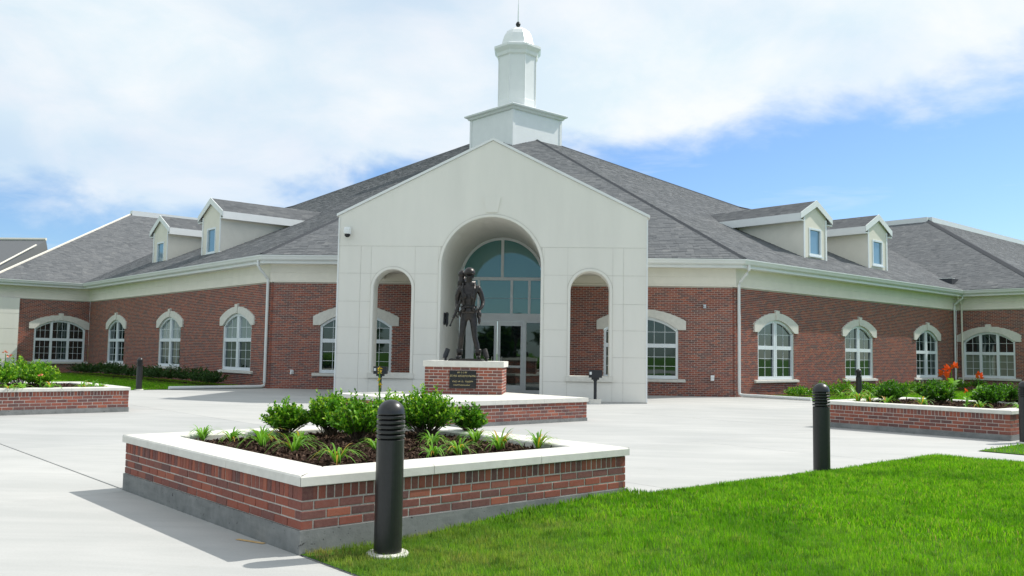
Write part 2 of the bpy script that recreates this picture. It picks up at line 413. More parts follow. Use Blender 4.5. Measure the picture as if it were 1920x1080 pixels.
mk = MB(); mk.add([(-2.45, 6.62, .004), (-2.20, 6.50, .004), (-2.185, 6.535, .004), (-2.43, 6.655, .004)], [(0, 1, 2, 3)]); mk.build('paint_mark', 'paint_mark', plaza, label='faint orange spray paint dash on the concrete')

def smooth(x, a, b):
    t_ = np.clip((x-a)/(b-a), 0, 1); return t_*t_*(3-2*t_)
def lawn_h(x, y):
    p_ = (x+y)*r2; q_ = (y-x)*r2
    dF = np.hypot(x-F0[0], y-F0[1])
    z = .008+.125*smooth(dF, .5, 3.2)-.035*smooth(dF, 4, 7)
    dp = 13.1-p_                      # distance to the far end
    dq = np.where(p_ > P0+3.45, Q0-q_, 1.0)
    dl = p_-P0
    e_ = smooth(dp, 0, .5)*smooth(dq, 0, .4)*smooth(dl, 0, .35)
    return .008+(z-.008)*(.35+.65*e_)+.012*np.sin(x*1.7+y)*np.sin(y*1.3)*e_
def grid_sheet(name, pa, pb, qa, qb, n, hf, mat, label):
    ps = np.linspace(pa, pb, n); qs = np.linspace(qa, qb, n); mb = MB()
    P_, Q_ = np.meshgrid(ps, qs, indexing='ij'); X = (P_-Q_)*r2; Y = (P_+Q_)*r2; Z = hf(X, Y)
    mb.v = [(float(X[i, j]), float(Y[i, j]), float(Z[i, j])) for i in range(n) for j in range(n)]
    mb.f = [(i*n+j, (i+1)*n+j, (i+1)*n+j+1, i*n+j+1) for i in range(n-1) for j in range(n-1)]; mb.t = [0]*len(mb.f)
    # skirt
    o = mb.build(name, mat); tag(o, label, 'lawn', kind='structure'); return o
grid_sheet('lawn', P0, 13.1, -18, Q0, 70, lawn_h, 'lawn', 'bright green lawn in the right foreground with black bollards at its edge')
flat = lambda X, Y: np.full_like(X, .012)
grid_sheet('lawn', 14.9, 34, -18, 5.72, 8, flat, 'lawn', 'strip of lawn beside the right brick planter')
grid_sheet('lawn', 9.9, 15.05, 30.75, 54, 8, flat, 'lawn', 'narrow shaded lawn along the left brick wing')
grid_sheet('lawn', 27.45, 52, 12.4, 18.5, 8, flat, 'lawn', 'far lawn along the right brick wing, behind the right planter')

def blades(name, label, regions, mat='grass_blade'):
    VS = []; FS = []; TS = []; k0 = 0
    for (n, sampler, hmin, hmax, wid, hf) in regions:
        x, y = sampler(n); n = len(x); z = hf(x, y)
        h = rng.uniform(hmin, hmax, n)*(.62+.76*(np.sin(x*5.1+y*3.3)*np.sin(y*4.7-x*2.1)*.3+np.sin(x*11.3-y*7.1)*np.sin(y*13.9+x*3)*.2+.5)); az = rng.uniform(0, 2*np.pi, n); lean = rng.uniform(.1, .75, n)*h
        w = wid*rng.uniform(.7, 1.2, n)
        dx, dy = np.cos(az), np.sin(az); a2 = az+rng.uniform(-1, 1, n)+1.57; ux, uy = np.cos(a2)*w/2, np.sin(a2)*w/2
        b0 = np.stack([x-ux, y-uy, z-.005], 1); b1 = np.stack([x+ux, y+uy, z-.005], 1)
        m0 = np.stack([x-ux*.8+dx*lean*.35, y-uy*.8+dy*lean*.35, z+h*.6], 1); m1 = np.stack([x+ux*.8+dx*lean*.35, y+uy*.8+dy*lean*.35, z+h*.6], 1)
        tp = np.stack([x+dx*lean, y+dy*lean, z+h], 1)
        VS.append(np.stack([b0, b1, m1, m0, tp], 1).reshape(-1, 3))
        VSn = k0+np.arange(n)*5
        FS.append(np.stack([VSn, VSn+1, VSn+2, VSn+3, VSn+4], 1)); TS.append(rng.random(n)); k0 += n*5
    V = np.concatenate(VS); Fi = np.concatenate(FS); T = np.concatenate(TS); n = len(Fi)
    me = bpy.data.meshes.new(name); me.vertices.add(len(V)); me.vertices.foreach_set('co', V.astype(np.float32).ravel())
    quad = Fi[:, :4]; tri = np.stack([Fi[:, 3], Fi[:, 2], Fi[:, 4]], 1)
    loops = np.concatenate([quad.ravel(), tri.ravel()]); me.loops.add(len(loops)); me.loops.foreach_set('vertex_index', loops.astype(np.int32))
    me.polygons.add(2*n); starts = np.concatenate([np.arange(n)*4, 4*n+np.arange(n)*3]); me.polygons.foreach_set('loop_start', starts.astype(np.int32))
    me.polygons.foreach_set('loop_total', np.concatenate([np.full(n, 4), np.full(n, 3)]).astype(np.int32))
    me.update(calc_edges=True)
    at = me.attributes.new('tone', 'FLOAT', 'FACE'); at.data.foreach_set('value', np.concatenate([T, T]).astype(np.float32))
    me.materials.append(MAT[mat]); o = bpy.data.objects.new(name, me); COL.objects.link(o); tag(o, label, 'grass', kind='stuff'); return o
def samp(pa, pb, qa, qb, dens_f=None, near=None):
    def f(n):
        p_ = rng.uniform(pa, pb, n); q_ = rng.uniform(qa, qb, n); x = (p_-q_)*r2; y = (p_+q_)*r2
        d = np.hypot(x, y); ok = np.abs(x+.06*y) < y*.60+.6
        if near: ok &= (d >= near[0]) & (d < near[1])
        return x[ok]+rng.normal(0, .014, ok.sum()), y[ok]+rng.normal(0, .014, ok.sum())
    return f
blades('grass', 'short mown grass blades filling the right foreground lawn', [
    (620000, samp(P0+.01, 13.08, -6, Q0-.015, near=(0, 7.2)), .022, .05, .0042, lawn_h),
    (420000, samp(P0+.01, 13.08, -8, Q0-.015, near=(7.2, 16)), .025, .055, .0085, lawn_h)])
blades('grass', 'grass of the lawn strips by the right planter and both wings', [
    (36000, samp(14.92, 30, -2, 5.70), .025, .055, .012, lambda X, Y: np.full_like(X, .012)),
    (30000, samp(9.92, 15.0, 30.77, 50), .03, .07, .02, lambda X, Y: np.full_like(X, .012)),
    (40000, samp(27.47, 45, 12.42, 18.4), .03, .07, .02, lambda X, Y: np.full_like(X, .012))])

# ------------------------------------------------------------------ the building
WA = Vector((6.05, 32.3)); WB = Vector((-10.95, 32.3))
ER = Vector((19.49, 45.74)); EL = Vector((-26.36, 47.71))
CR = ER+3.7*Vector((r2, -r2)); CR2 = CR+12*Vector((r2, r2))
CL = EL+4.5*Vector((-r2, -r2)); CL2 = CL+10*Vector((-r2, r2))
HB = 3.93          # top of the brick
BLD = thing('brick_building', 'long red brick building with grey shingle roof, white cupola and cream arched porch', 'building', (-2.3, 32.3, 0))
f_ch = Frame((WB.x, WB.y, 0), (1, 0), (0, -1))                  # chamfer wall, a from 0 (left) to 17
f_rw = Frame((WA.x, WA.y, 0), (r2, r2), (r2, -r2))              # right wing, a from the corner outwards
f_lw = Frame((WB.x, WB.y, 0), (-r2, r2), (-r2, -r2))            # left wing, a from the corner outwards
f_r1 = Frame((ER.x, ER.y, 0), (r2, -r2), (-r2, -r2))            # right end block
f_l1 = Frame((EL.x, EL.y, 0), (-r2, -r2), (r2, -r2))            # left end block
LR = (ER-WA).length; LL = (EL-WB).length

# window geometry (local a is centred on the window)
Z_SILL, Z_SPR, Z_CR = .59, 2.33, 2.83
def arc_z(a, hw, zs, zc):
    rise = zc-zs; R = (hw*hw+rise*rise)/(2*rise); return zc-R+math.sqrt(max(0, R*R-a*a))
def window(parent, P, ac, hw, lights, muntin=(2, 2, 3), mat_low='glass_dark', mat_up='glass_dark'):
    Q = lambda a, b, z: P(ac+a, b, z)
    hh = hw+.27
    NS = 20
    # frame: jambs, head, sill rail, mullions, transom
    w = MB(); b0, b1 = -.13, -.035
    fw = .085
    w.box(Q, -hw, -hw+fw, b0, b1, Z_SILL+.13, Z_SPR-.003); w.box(Q, hw-fw, hw, b0, b1, Z_SILL+.13, Z_SPR-.003)
    w.box(Q, -hw, hw, b0, b1, Z_SILL+.01, Z_SILL+.13)
    xs = [-hw+2*hw*i/NS for i in range(NS+1)]
    w.strip(Q, [(x, arc_z(x, hw, Z_SPR, Z_CR)-fw*1.15 if abs(x) < hw-fw else Z_SPR-.001) for x in xs], [(x, arc_z(x, hw, Z_SPR, Z_CR)) for x in xs], b0, b1)
    mw = .2 if lights == 2 else .12
    cuts = [-hw+2*hw*i/lights for i in range(1, lights)]
    for c in cuts:
        if lights == 2:
            w.box(Q, c-mw/2, c-.012, b0, b1-.004, Z_SILL+.13, arc_z(c, hw, Z_SPR, Z_CR)-fw); w.box(Q, c+.012, c+mw/2, b0, b1-.004, Z_SILL+.13, arc_z(c, hw, Z_SPR, Z_CR)-fw)
            w.box(Q, c-.012, c+.012, b0, b1-.02, Z_SILL+.13, arc_z(c, hw, Z_SPR, Z_CR)-fw)
        else: w.box(Q, c-mw/2, c+mw/2, b0, b1-.004, Z_SILL+.13, arc_z(c, hw, Z_SPR, Z_CR)-fw)
    edges = [-hw+fw]+[v_ for c in cuts for v_ in (c-mw/2, c+mw/2)]+[hw-fw]
    ZT0, ZT1 = 1.72, 1.86
    for i in range(lights):
        x0, x1 = edges[2*i], edges[2*i+1]
        w.box(Q, x0, x1, b0, b1-.008, ZT0, ZT1)
    win = w.build('window', 'window_white', parent)
    # glazing: one pane per light, upper and lower
    mt = MB()
    for i in range(lights):
        x0, x1 = edges[2*i], edges[2*i+1]
        pn = MB(); pn.box(Q, x0, x1, -.112, -.106, Z_SILL+.13, ZT0); pn.build('pane', mat_low, win)
        pn = MB(); xx = [x0+(x1-x0)*k/6 for k in range(7)]
        top = [(x, arc_z(x, hw, Z_SPR, Z_CR)-fw*1.05) for x in xx]
        pn.strip(Q, [(x, ZT1) for x in xx], top, -.112, -.106); pn.build('pane', mat_up, win)
        nc, ru, rl = muntin; th = .007
        for k in range(1, nc):
            x = x0+(x1-x0)*k/nc
            mt.box(Q, x-th, x+th, -.105, -.092, Z_SILL+.13, ZT0); mt.box(Q, x-th, x+th, -.105, -.092, ZT1, arc_z(x, hw, Z_SPR, Z_CR)-fw)
        for k in range(1, rl):
            z = Z_SILL+.13+(ZT0-Z_SILL-.13)*k/rl; mt.box(Q, x0, x1, -.105, -.094, z-th, z+th)
        for k in range(1, ru):
            z = ZT1+.42*k; mt.box(Q, x0+(.12 if i == 0 and z > 2.3 else 0), x1-(.12 if i == lights-1 and z > 2.3 else 0), -.105, -.094, z-th, z+th)
    mt.build('muntin', 'window_white', win)
    # stone header with squared shoulders and keystone
    h = MB(); xs = [-hh+2*hh*i/24 for i in range(25)]
    lo = [(x, arc_z(x, hw, Z_SPR, Z_CR)+.004 if abs(x) < hw else 2.36) for x in xs]; hi = [(x, max(arc_z(x, hh, 2.68, 3.10), 2.68)) for x in xs]
    h.strip(Q, lo, hi, -.09, .05)
    hd = h.build('window_header', 'cast_stone', win)
    k = MB(); k.prism(Q, [(-.09, Z_CR+.01), (.09, Z_CR+.01), (.125, 3.19), (-.125, 3.19)], -.05, .085); k.build('keystone', 'cast_stone', win)
    s_ = MB(); s_.prism(lambda a, b, z: Q(b, a, z), [(-.13, .50), (.09, .50), (.09, .575), (-.13, .60)], -hh+.02, hh-.02); s_.build('window_sill', 'cast_stone', win)
    # reveal lining in brick colour is left to the bricks; dark cavity behind
    return win
def win_hole(ac, hw):
    hh = hw+.27
    def f(z):
        if z < .50: return None
        if z < .60: return (ac-hh+.02, ac+hh-.02)
        if z < 2.36: return (ac-hw-.004, ac+hw+.004)
        if z < 2.68: return (ac-hh-.002, ac+hh+.002)
        if z < 3.10:
            rise = .42; R = (hh*hh+rise*rise)/(2*rise); d = z-(3.10-R); x = math.sqrt(max(0, R*R-d*d)); return (ac-x+.01, ac+x-.01)
        if z < 3.19: return (ac-.12, ac+.12)
        return None
    return f
def wall_core(mb, P, a0, a1, wins, z1, c0=-.3, c1=-.007):
    # mortar backing with openings for the windows (a rectangle behind each header)
    xs = sorted([a0, a1]+[w[0]+s_*w[1] for w in wins for s_ in (-1, 1)])
    for i in range(len(xs)-1):
        x0, x1 = xs[i], xs[i+1]; mid = (x0+x1)/2
        hit = [w for w in wins if abs(mid-w[0]) < w[1]]
        if hit:
            mb.box(P, x0, x1, c0, c1, 0, Z_SILL); mb.box(P, x0, x1, c0, c1, 2.84, z1)
        else: mb.box(P, x0, x1, c0, c1, 0, z1)

W_R = [(2.64, 1.22), (9.04, 1.20), (15.6, 1.16)]
W_L = [(2.80, 1.28), (9.86, 1.30), (17.2, 1.28)]
W_R1 = [(1.48, 1.18)]; W_L1 = [(1.46, 1.27)]
W_CH = [(10.95-7.72, 1.33), (10.95+2.69, 1.33)]
walls = [('right', f_rw, LR, W_R, 2, (2, 2, 3)), ('left', f_lw, LL, W_L, 2, (2, 2, 3)), ('r1', f_r1, 3.7, W_R1, 3, (2, 2, 3)), ('l1', f_l1, 3.55, W_L1, 3, (3, 2, 3))]
for nm, P, L_, ws, li, mu in walls:
    core = MB(); a0 = 0 if nm in ('r1', 'l1') else 0
    wall_core(core, P, a0, L_, [(a, h_) for a, h_ in ws], HB)
    wo_ = core.build('wall', 'mortar', BLD)
    bm_ = MB()
    a_end = L_-.004
    for c in courses(0.002, a_end, .012, HB, [win_hole(*w_) for w_ in ws]): brick_box(bm_, P, *c, proud=random.uniform(-.002, .002))
    bm_.build('brick_courses', 'brick', wo_, kind='stuff')
    for i_, w_ in enumerate(ws): window(BLD, P, w_[0], w_[1], li, mu, 'glass_blind' if nm == 'r1' else 'glass_dark', 'glass_curtain' if nm == 'left' and i_ < 2 else 'glass_dark')
# chamfer wall with the entrance opening between a=7.1 and 10.1
wcs = []
for (a0, a1, c0, c1, w_) in ((.1, 6.95, .004, 6.95, W_CH[0]), (10.25, 16.9, 10.25, 16.996, W_CH[1])):
    core = MB(); wall_core(core, f_ch, a0, a1, [w_], HB); wc_ = core.build('wall', 'mortar', BLD)
    bm_ = MB(); singles = []
    for c in courses(c0, c1, .012, HB, [win_hole(*w_)]):
        if c[1] > 15.42 and .9 < c[3] < 3.35: singles.append(c)
        else: brick_box(bm_, f_ch, *c, proud=random.uniform(-.003, .003))
    singles.sort(key=lambda c: abs(c[2]-1.4))
    for i, c in enumerate(singles):
        if i < 296: brick_obj(f_ch, *c, wc_, proud=random.uniform(-.003, .003))
        else: brick_box(bm_, f_ch, *c)
    bm_.build('brick_courses', 'brick', wc_, kind='stuff')
for a_, h_ in W_CH: window(BLD, f_ch, a_, h_, 2, (3, 2, 3))
# end-block side walls (turn the corners)
for c0, c1 in ((CR, CR2), (CL2, CL)):
    mb = MB(); d = (c1-c0).normalized(); P = Frame((c0.x, c0.y, 0), d, (d.y, -d.x)); mb.box(P, 0, (c1-c0).length, -.3, -.01, 0, HB); mb.build('wall', 'mortar', BLD)
    bb = MB()
    for c in courses(0, (c1-c0).length, .012, HB): brick_box(bb, P, *c)
    bb.build('brick_courses', 'brick', BLD, kind='stuff')
# left pier of cream panels
for k, (z0, z1) in enumerate(((0, .75), (.765, 1.5), (1.515, 2.3), (2.315, 3.1), (3.115, 3.93))):
    mb = MB(); mb.box(f_l1, 3.55, 4.75, -.2, .22, z0, z1); mb.build('pier_panel', 'stucco', BLD)
mb = MB(); mb.box(f_l1, 3.57, 4.73, -.2, .205, 0, 3.93); mb.build('pier_core', 'stucco_joint', BLD)

# entablature: frieze, soffit, fascia, gutter
left_path = [tuple(CL2), tuple(CL), tuple(EL), tuple(WB), (-7.02, 32.3)]
right_path = [(2.41, 32.3), tuple(WA), tuple(ER), tuple(CR), tuple(CR2)]
full = [tuple(CL2), tuple(CL), tuple(EL), tuple(WB), tuple(WA), tuple(ER), tuple(CR), tuple(CR2)]
mb = MB()
for pth in ([tuple(CL2), tuple(CL), tuple(EL), tuple(WB), (-4.0, 32.3)], [(-.6, 32.3), tuple(WA), tuple(ER), tuple(CR), tuple(CR2)]):
    mb.sweep(pth, [(-.2, 3.94), (.03, 3.94), (.03, 4.27), (.022, 4.275), (.022, 4.285), (.03, 4.29), (.03, 4.66), (-.2, 4.66)])
    mb.sweep(pth, [(-.02, 3.935), (.06, 3.935), (.06, 3.985), (.031, 4.0), (-.02, 4.0)])
mb.build('frieze', 'siding', BLD)
mb = MB(); 
for pth in (left_path, right_path): mb.sweep(pth, [(-.1, 4.60), (.44, 4.60), (.44, 4.64), (-.1, 4.64)])
mb.build('soffit', 'white_trim', BLD)
mb = MB()
for pth in (left_path, right_path): mb.sweep(pth, [(.43, 4.585), (.455, 4.585), (.455, 4.88), (.43, 4.88)])
mb.build('fascia', 'gutter_white', BLD)
mb = MB()
for pth in (left_path, right_path): mb.sweep(pth, [(.457, 4.70), (.53, 4.70), (.56, 4.74), (.575, 4.80), (.60, 4.85), (.60, 4.885), (.588, 4.885), (.588, 4.855), (.56, 4.81), (.457, 4.80)])
mb.build('gutter', 'gutter_white', BLD)
# ---- roof planes
S = .458; ZE = 4.90
def hexp(pt, nin, off=.55):
    """plane z = ZE + S*(nin.(p-pt)+off)"""
    n = Vector(nin); c = n.dot(Vector(pt)); return lambda x, y: ZE+S*(n.x*x+n.y*y-c+off)
P_TOP = (-2.65, 53.6)
def clip(poly, x0, y0, x1, y1):
    # Sutherland-Hodgman: keep left of edge
    out = []
    for i in range(len(poly)):
        a, b = poly[i], poly[(i+1) % len(poly)]
        da = (x1-x0)*(a[1]-y0)-(y1-y0)*(a[0]-x0); db = (x1-x0)*(b[1]-y0)-(y1-y0)*(b[0]-x0)
        if da >= 0: out.append(a)
        if (da >= 0) != (db >= 0):
            t_ = da/(da-db); out.append((a[0]+t_*(b[0]-a[0]), a[1]+t_*(b[1]-a[1])))
    return out
def roof_plane(pt, nin, poly, zf=None, tabw=.25, exp=.19):
    """convex plan polygon (ccw) covered with overlapping shingle tabs on the plane"""
    zf = zf or hexp(pt, nin); n = Vector(nin).normalized(); u = Vector((n.y, -n.x)); cosr = 1/math.sqrt(1+S*S)
    ev = exp*cosr
    au = [u.dot(Vector(p)) for p in poly]; an = [n.dot(Vector(p)) for p in poly]
    under = MB(); under.add([(x, y, zf(x, y)-.02) for x, y in poly]+[(x, y, zf(x, y)-.12) for x, y in poly],
        [tuple(range(len(poly))), tuple(range(2*len(poly)-1, len(poly)-1, -1))]+[(i, (i+1) % len(poly), len(poly)+(i+1) % len(poly), len(poly)+i) for i in range(len(poly))])
    ro = under.build('roof', 'hip_cap', BLD)
    mb = MB(); v0 = min(an); row = 0
    edges = [(poly[i], poly[(i+1) % len(poly)]) for i in range(len(poly))]
    while v0 < max(an):
        x = min(au)-random.random()*tabw
        while x < max(au):
            w_ = tabw*random.choice((.55, .8, 1, 1.2)); q = [(x, v0), (x+w_, v0), (x+w_, v0+ev), (x, v0+ev)]
            pts = [(u.x*a+n.x*b, u.y*a+n.y*b) for a, b in q]
            s_ = [all((e1[0]-e0[0])*(p[1]-e0[1])-(e1[1]-e0[1])*(p[0]-e0[0]) >= 0 for e0, e1 in edges) for p in pts]
            if (u.x*n.y-u.y*n.x) < 0: pts = pts[::-1]
            if not all(s_):
                for e0, e1 in edges:
                    pts = clip(pts, *e0, *e1)
                    if len(pts) < 3: break
            if len(pts) >= 3:
                cell = (int((x+.13*row)//.42), row//3); tn = .5+.30*(random.Random(hash(cell)).random()-.5)+random.gauss(0, .15); lift = .014 if random.random() < .5 else .006
                vs = []
                for px_, py_ in pts:
                    fr_ = (n.x*px_+n.y*py_-v0)/ev; vs.append((px_, py_, zf(px_, py_)+lift*(1-fr_)+.002))
                k = len(vs); fs = [tuple(range(k))]
                # thin butt edge on the down-slope side
                low = [i for i in range(k) if (n.x*pts[i][0]+n.y*pts[i][1]-v0) < .002]
                if len(low) == 2:
                    i, j = low; vs += [(vs[i][0], vs[i][1], vs[i][2]-.02), (vs[j][0], vs[j][1], vs[j][2]-.02)]; fs.append((i, j, k+1, k))
                mb.add(vs, fs, min(1, max(0, tn)))
            x += w_+.004
        v0 += ev; row += 1
    # many flat tabs: normals follow the polygon order, no recalculation needed
    mb.build('shingles', 'shingle', ro, kind='stuff')
    return zf
A_ = (WA.x+.23, WA.y-.55); B_ = (WB.x-.23, WB.y-.55)
EL_ = (EL.x, EL.y-.55*math.sqrt(2)); ER_ = (ER.x, ER.y-.55*math.sqrt(2))
z_ch = roof_plane(WB, (0, 1), [B_, A_, P_TOP])
Q_R = (9.66, 50.53); VT_R = (19.49, 61.0)
z_rw = roof_plane(WA, (-r2, r2), [A_, ER_, Q_R, P_TOP]); roof_plane(WA, (-r2, r2), [ER_, (ER_[0], 60.3), Q_R])
Q_L = (-18.08, 57.16); TOP_L = (-7.25, 65.74); 
z_lw = roof_plane(WB, (r2, r2), [B_, P_TOP, TOP_L, Q_L, EL_]); roof_plane(WB, (r2, r2), [EL_, Q_L, (EL_[0], 65.2)])
T_R = (23.16, 58.16); HR = (CR.x+.02+.0, CR.y-.55*math.sqrt(2))
z_r1 = roof_plane(ER, (r2, r2), [ER_, HR, T_R, (ER_[0], 61.85)])
T_L = (-30.9, 60.76); HL = (CL.x-.0, CL.y-.55*math.sqrt(2))
z_l1 = roof_plane(EL, (-r2, r2), [HL, EL_, (EL_[0], 65.3), T_L])
zf_r2 = hexp(CR, (-r2, r2)); k_ = (z_r1(*T_R)-ZE)/((HR[1]-T_R[1]))
# right block, plane facing away to the right
d_ = 20
roof_plane(CR, (-r2, r2), [HR, (HR[0]+d_*r2, HR[1]+d_*r2), (T_R[0]+d_*r2, T_R[1]+d_*r2), T_R], zf=lambda x, y: ZE+(z_r1(*T_R)-ZE)*max(0, min(1.0, ((-r2*(x-HR[0])+r2*(y-HR[1]))/(-r2*(T_R[0]-HR[0])+r2*(T_R[1]-HR[1]))))))
def line3(p0, p1, zf0, zf1, w=.16, h=.03, lift=.02, mat='hip_cap', name='hip_cap', parent=None, n=1):
    a = Vector((*p0, zf0+lift)); b = Vector((*p1, zf1+lift)); mb = MB()
    d = (b-a).normalized(); s_ = d.cross(Vector((0, 0, 1))).normalized()*w; upv = s_.cross(d).normalized()*h
    vs = []
    for p in (a, b): vs += [tuple(p-s_-upv*1.6), tuple(p+upv), tuple(p+s_-upv*1.6), tuple(p-upv*2.5)]
    mb.add(vs, [(0, 1, 5, 4), (1, 2, 6, 5), (2, 3, 7, 6), (3, 0, 4, 7), (0, 3, 2, 1), (4, 5, 6, 7)])
    return mb.build(name, mat, parent or BLD)
line3(A_, P_TOP, ZE, z_ch(*P_TOP)); line3(B_, P_TOP, ZE, z_ch(*P_TOP))
line3(P_TOP, Q_R, z_rw(*P_TOP), z_rw(*Q_R)); line3(Q_R, (ER_[0], 60.3), z_rw(*Q_R), z_rw(ER_[0], 60.3))
line3(TOP_L, Q_L, z_lw(*TOP_L), z_lw(*Q_L)); line3(Q_L, (EL_[0], 65.2), z_lw(*Q_L), z_lw(EL_[0], 65.2))
line3(HR, T_R, ZE, z_r1(*T_R), .2); 
def coping(p0, p1, z0, z1, h=.22, w=.22, mat='white_trim'):
    a = Vector((*p0, z0)); b = Vector((*p1, z1)); d = (b-a).normalized(); s_ = d.cross(Vector((0, 0, 1))).normalized()*w; mb = MB()
    vs = [tuple(p+q) for p in (a, b) for q in (-s_-Vector((0, 0, .1)), s_-Vector((0, 0, .1)), s_+Vector((0, 0, h)), -s_+Vector((0, 0, h)))]
    mb.add(vs, [(0, 1, 2, 3), (4, 7, 6, 5), (0, 4, 5, 1), (1, 5, 6, 2), (2, 6, 7, 3), (3, 7, 4, 0)]); mb.build('ridge_coping', mat, BLD)
zr = z_r1(*T_R); coping(T_R, (ER_[0], 61.85), zr, zr); coping(T_R, (T_R[0]+d_*r2, T_R[1]+d_*r2), zr, zr)
zl = z_l1(*T_L); coping(T_L, (EL_[0], 65.3), zl, zl, .25); coping(HL, T_L, ZE+.02, zl+.02, .05, .045, 'siding')
# two pale valley flashings at the far left
def on_l1(x, y, up_=.1): return (x, y, z_l1(x, y)+up_)
# far second roof at the left edge of the view
mb = MB(); mb.add([(-60, 45.6, 5.0), (-31.0, 45.6, 5.0), (-31.4, 51.5, 7.8), (-60, 51.5, 7.8), (-60, 52, 4.7), (-31.0, 52, 4.7)], [(0, 1, 2, 3), (1, 5, 2), (0, 3, 4), (3, 2, 5, 4), (0, 4, 5, 1)], .5); mb.build('roof', 'shingle', BLD)
mb = MB(); mb.box(WORLD, -60, -37, 46.2, 51.8, 0, 4.75); mb.build('wall', 'siding', BLD)
mb = MB(); mb.tube([(-60, 51.5, 7.86), (-31.4, 51.5, 7.86)], .09, 6); mb.build('ridge_coping', 'siding', BLD)
mb = MB(); mb.tube([(-31.2, 50.2, 7.35), (-31.3, 46.0, 5.4)], .05, 6); mb.build('valley_flashing', 'siding', BLD)
# small box-shaped roof with trim at the valley of the right wing
mb = MB(); fv = Frame((18.9, 46.2, 0), (r2, -r2), (-r2, -r2)); mb.box(fv, -1.0, .55, -1.0, -.1, 5.0, 5.55); mb.build('cricket', 'hip_cap', BLD)
mb = MB(); mb.box(fv, -1.0, .55, -.45, -.095, 5.552, 5.58); mb.build('cricket_trim', 'gutter_white', BLD)

# ---- dormers
def dormer(P, ac, bottom, depth_c, zf, hw=.95, za=8.02, ze=7.42):
    """P: wing frame; ac along; front face at b = -depth_c"""
    fb = -depth_c; Q = lambda a, b, z: P(ac+a, fb+b, z)
    d = MB()
    ztop = lambda x: za-.035-abs(x)*((za+.06-ze-.02)/(hw+.33))
    xs = [-hw, -.49, 0, .49, hw]
    # front wall with window opening
    zb = bottom-.15
    d.box(Q, -hw, -.49, -.12, 0, zb, 6.92); d.box(Q, .49, hw, -.12, 0, zb, 6.92); d.box(Q, -.49, .49, -.12, 0, zb, 5.74)
    d.strip(Q, [(x, 6.92) for x in xs], [(x, ztop(x)) for x in xs], -.12, 0)
    # cheeks running back into the roof
    back = (7.5-ZE)/S
    run = (7.7-ZE)/S-depth_c+.3
    for s_ in (-1, 1): d.box(Q, s_*hw-(.12 if s_ > 0 else 0), s_*hw+(.12 if s_ < 0 else 0), -run, -.12, zb, ze)
    dm = d.build('dormer', 'siding', BLD)
    for s_ in (-1, 1):
        t_ = MB(); t_.box(Q, min(s_*(hw+.004), s_*(hw-.11)), max(s_*(hw+.004), s_*(hw-.11)), .001, .03, zb+.1, ze-.05); t_.build('corner_board', 'white_trim', dm)
    # roof slabs
    run2 = (za-ZE)/S-depth_c+.2
    for s_ in (-1, 1):
        R_ = MB(); e_ = hw+.33; zt = za+.06; zl_ = ze
        R_.prism(Q, [(0, zt), (s_*e_, zl_+.02), (s_*e_, zl_-.05), (0, zt-.08)], -run2, .08); ro = R_.build('dormer_roof', 'hip_cap', dm)
        L_ = math.hypot(e_, zt-zl_-.02); nrow = int(L_/.135); sh = MB()
        for k in range(nrow):
            f0, f1 = k/nrow, (k+1)/nrow; x = -run2
            while x < .08:
                w_ = min(.3*random.choice((.6, .8, 1, 1.2)), .08-x)
                if w_ < .02: break
                a0, a1 = s_*e_*(1-f0), s_*e_*(1-f1); z0 = zl_+.02+(zt-zl_-.02)*f0; z1 = zl_+.02+(zt-zl_-.02)*f1
                sh.add([Q(a0, x, z0+.022), Q(a0, x+w_-.004, z0+.022), Q(a1, x+w_-.004, z1+.006), Q(a1, x, z1+.006), Q(a0, x, z0), Q(a0, x+w_-.004, z0)], [(0, 1, 2, 3), (0, 1, 5, 4)], min(1, max(0, random.gauss(.5, .2))))
                x += w_
        sh.build('shingles', 'shingle', dm, kind='stuff')
        fa = MB(); fa.prism(Q, [(0, zt+.03), (s_*(e_+.02), zl_+.05), (s_*(e_+.02), zl_-.21), (0, zt-.25)], .082, .115); fa.build('rake_board', 'white_trim', dm)
        ef = MB(); ef.box(Q, min(s_*e_+s_*.002, s_*(e_+.03)), max(s_*e_+s_*.002, s_*(e_+.03)), -run2+.3, .08, zl_-.30, zl_+.03)
        ef.box(Q, min(s_*(hw+.004), s_*e_), max(s_*(hw+.004), s_*e_), -run2+.5, .075, zl_-.28, zl_-.24); ef.build('eave_board', 'white_trim', dm)
    fl = MB(); fl.tube([Q(0, -run2+.3, za+.13), Q(0, -run2-.55, za+.13+.85*S)], .075, 6); fl.build('ridge_flashing', 'white_trim', dm)
    w = MB(); w.box(Q, -.49, -.42, -.09, .02, 5.74, 6.92); w.box(Q, .42, .49, -.09, .02, 5.74, 6.92); w.box(Q, -.42, .42, -.09, .02, 6.84, 6.92); w.box(Q, -.42, .42, -.09, .02, 5.74, 5.83)
    w.box(Q, -.55, .55, .021, .07, 5.68, 5.74); w.build('window_frame', 'window_white', dm)
    pn = MB(); pn.box(Q, -.42, .42, -.06, -.05, 5.83, 6.84); pn.build('pane', 'glass_sky', dm)
def to_frame(P, x, y): v_ = Vector((x-P.o.x, y-P.o.y, 0)); return v_.dot(P.u), v_.dot(P.n)
for P, x, y, zf in ((f_lw, -16.2, 39.35, z_lw), (f_lw, -21.1, 44.75, z_lw), (f_rw, 10.5, 38.2, z_rw), (f_rw, 14.35, 41.9, z_rw)):
    a_, b_ = to_frame(P, x, y); dormer(P, a_, 5.6, -b_, zf, *((1.02, 8.22, 7.52) if P is f_lw else (.93, 8.04, 7.42)))

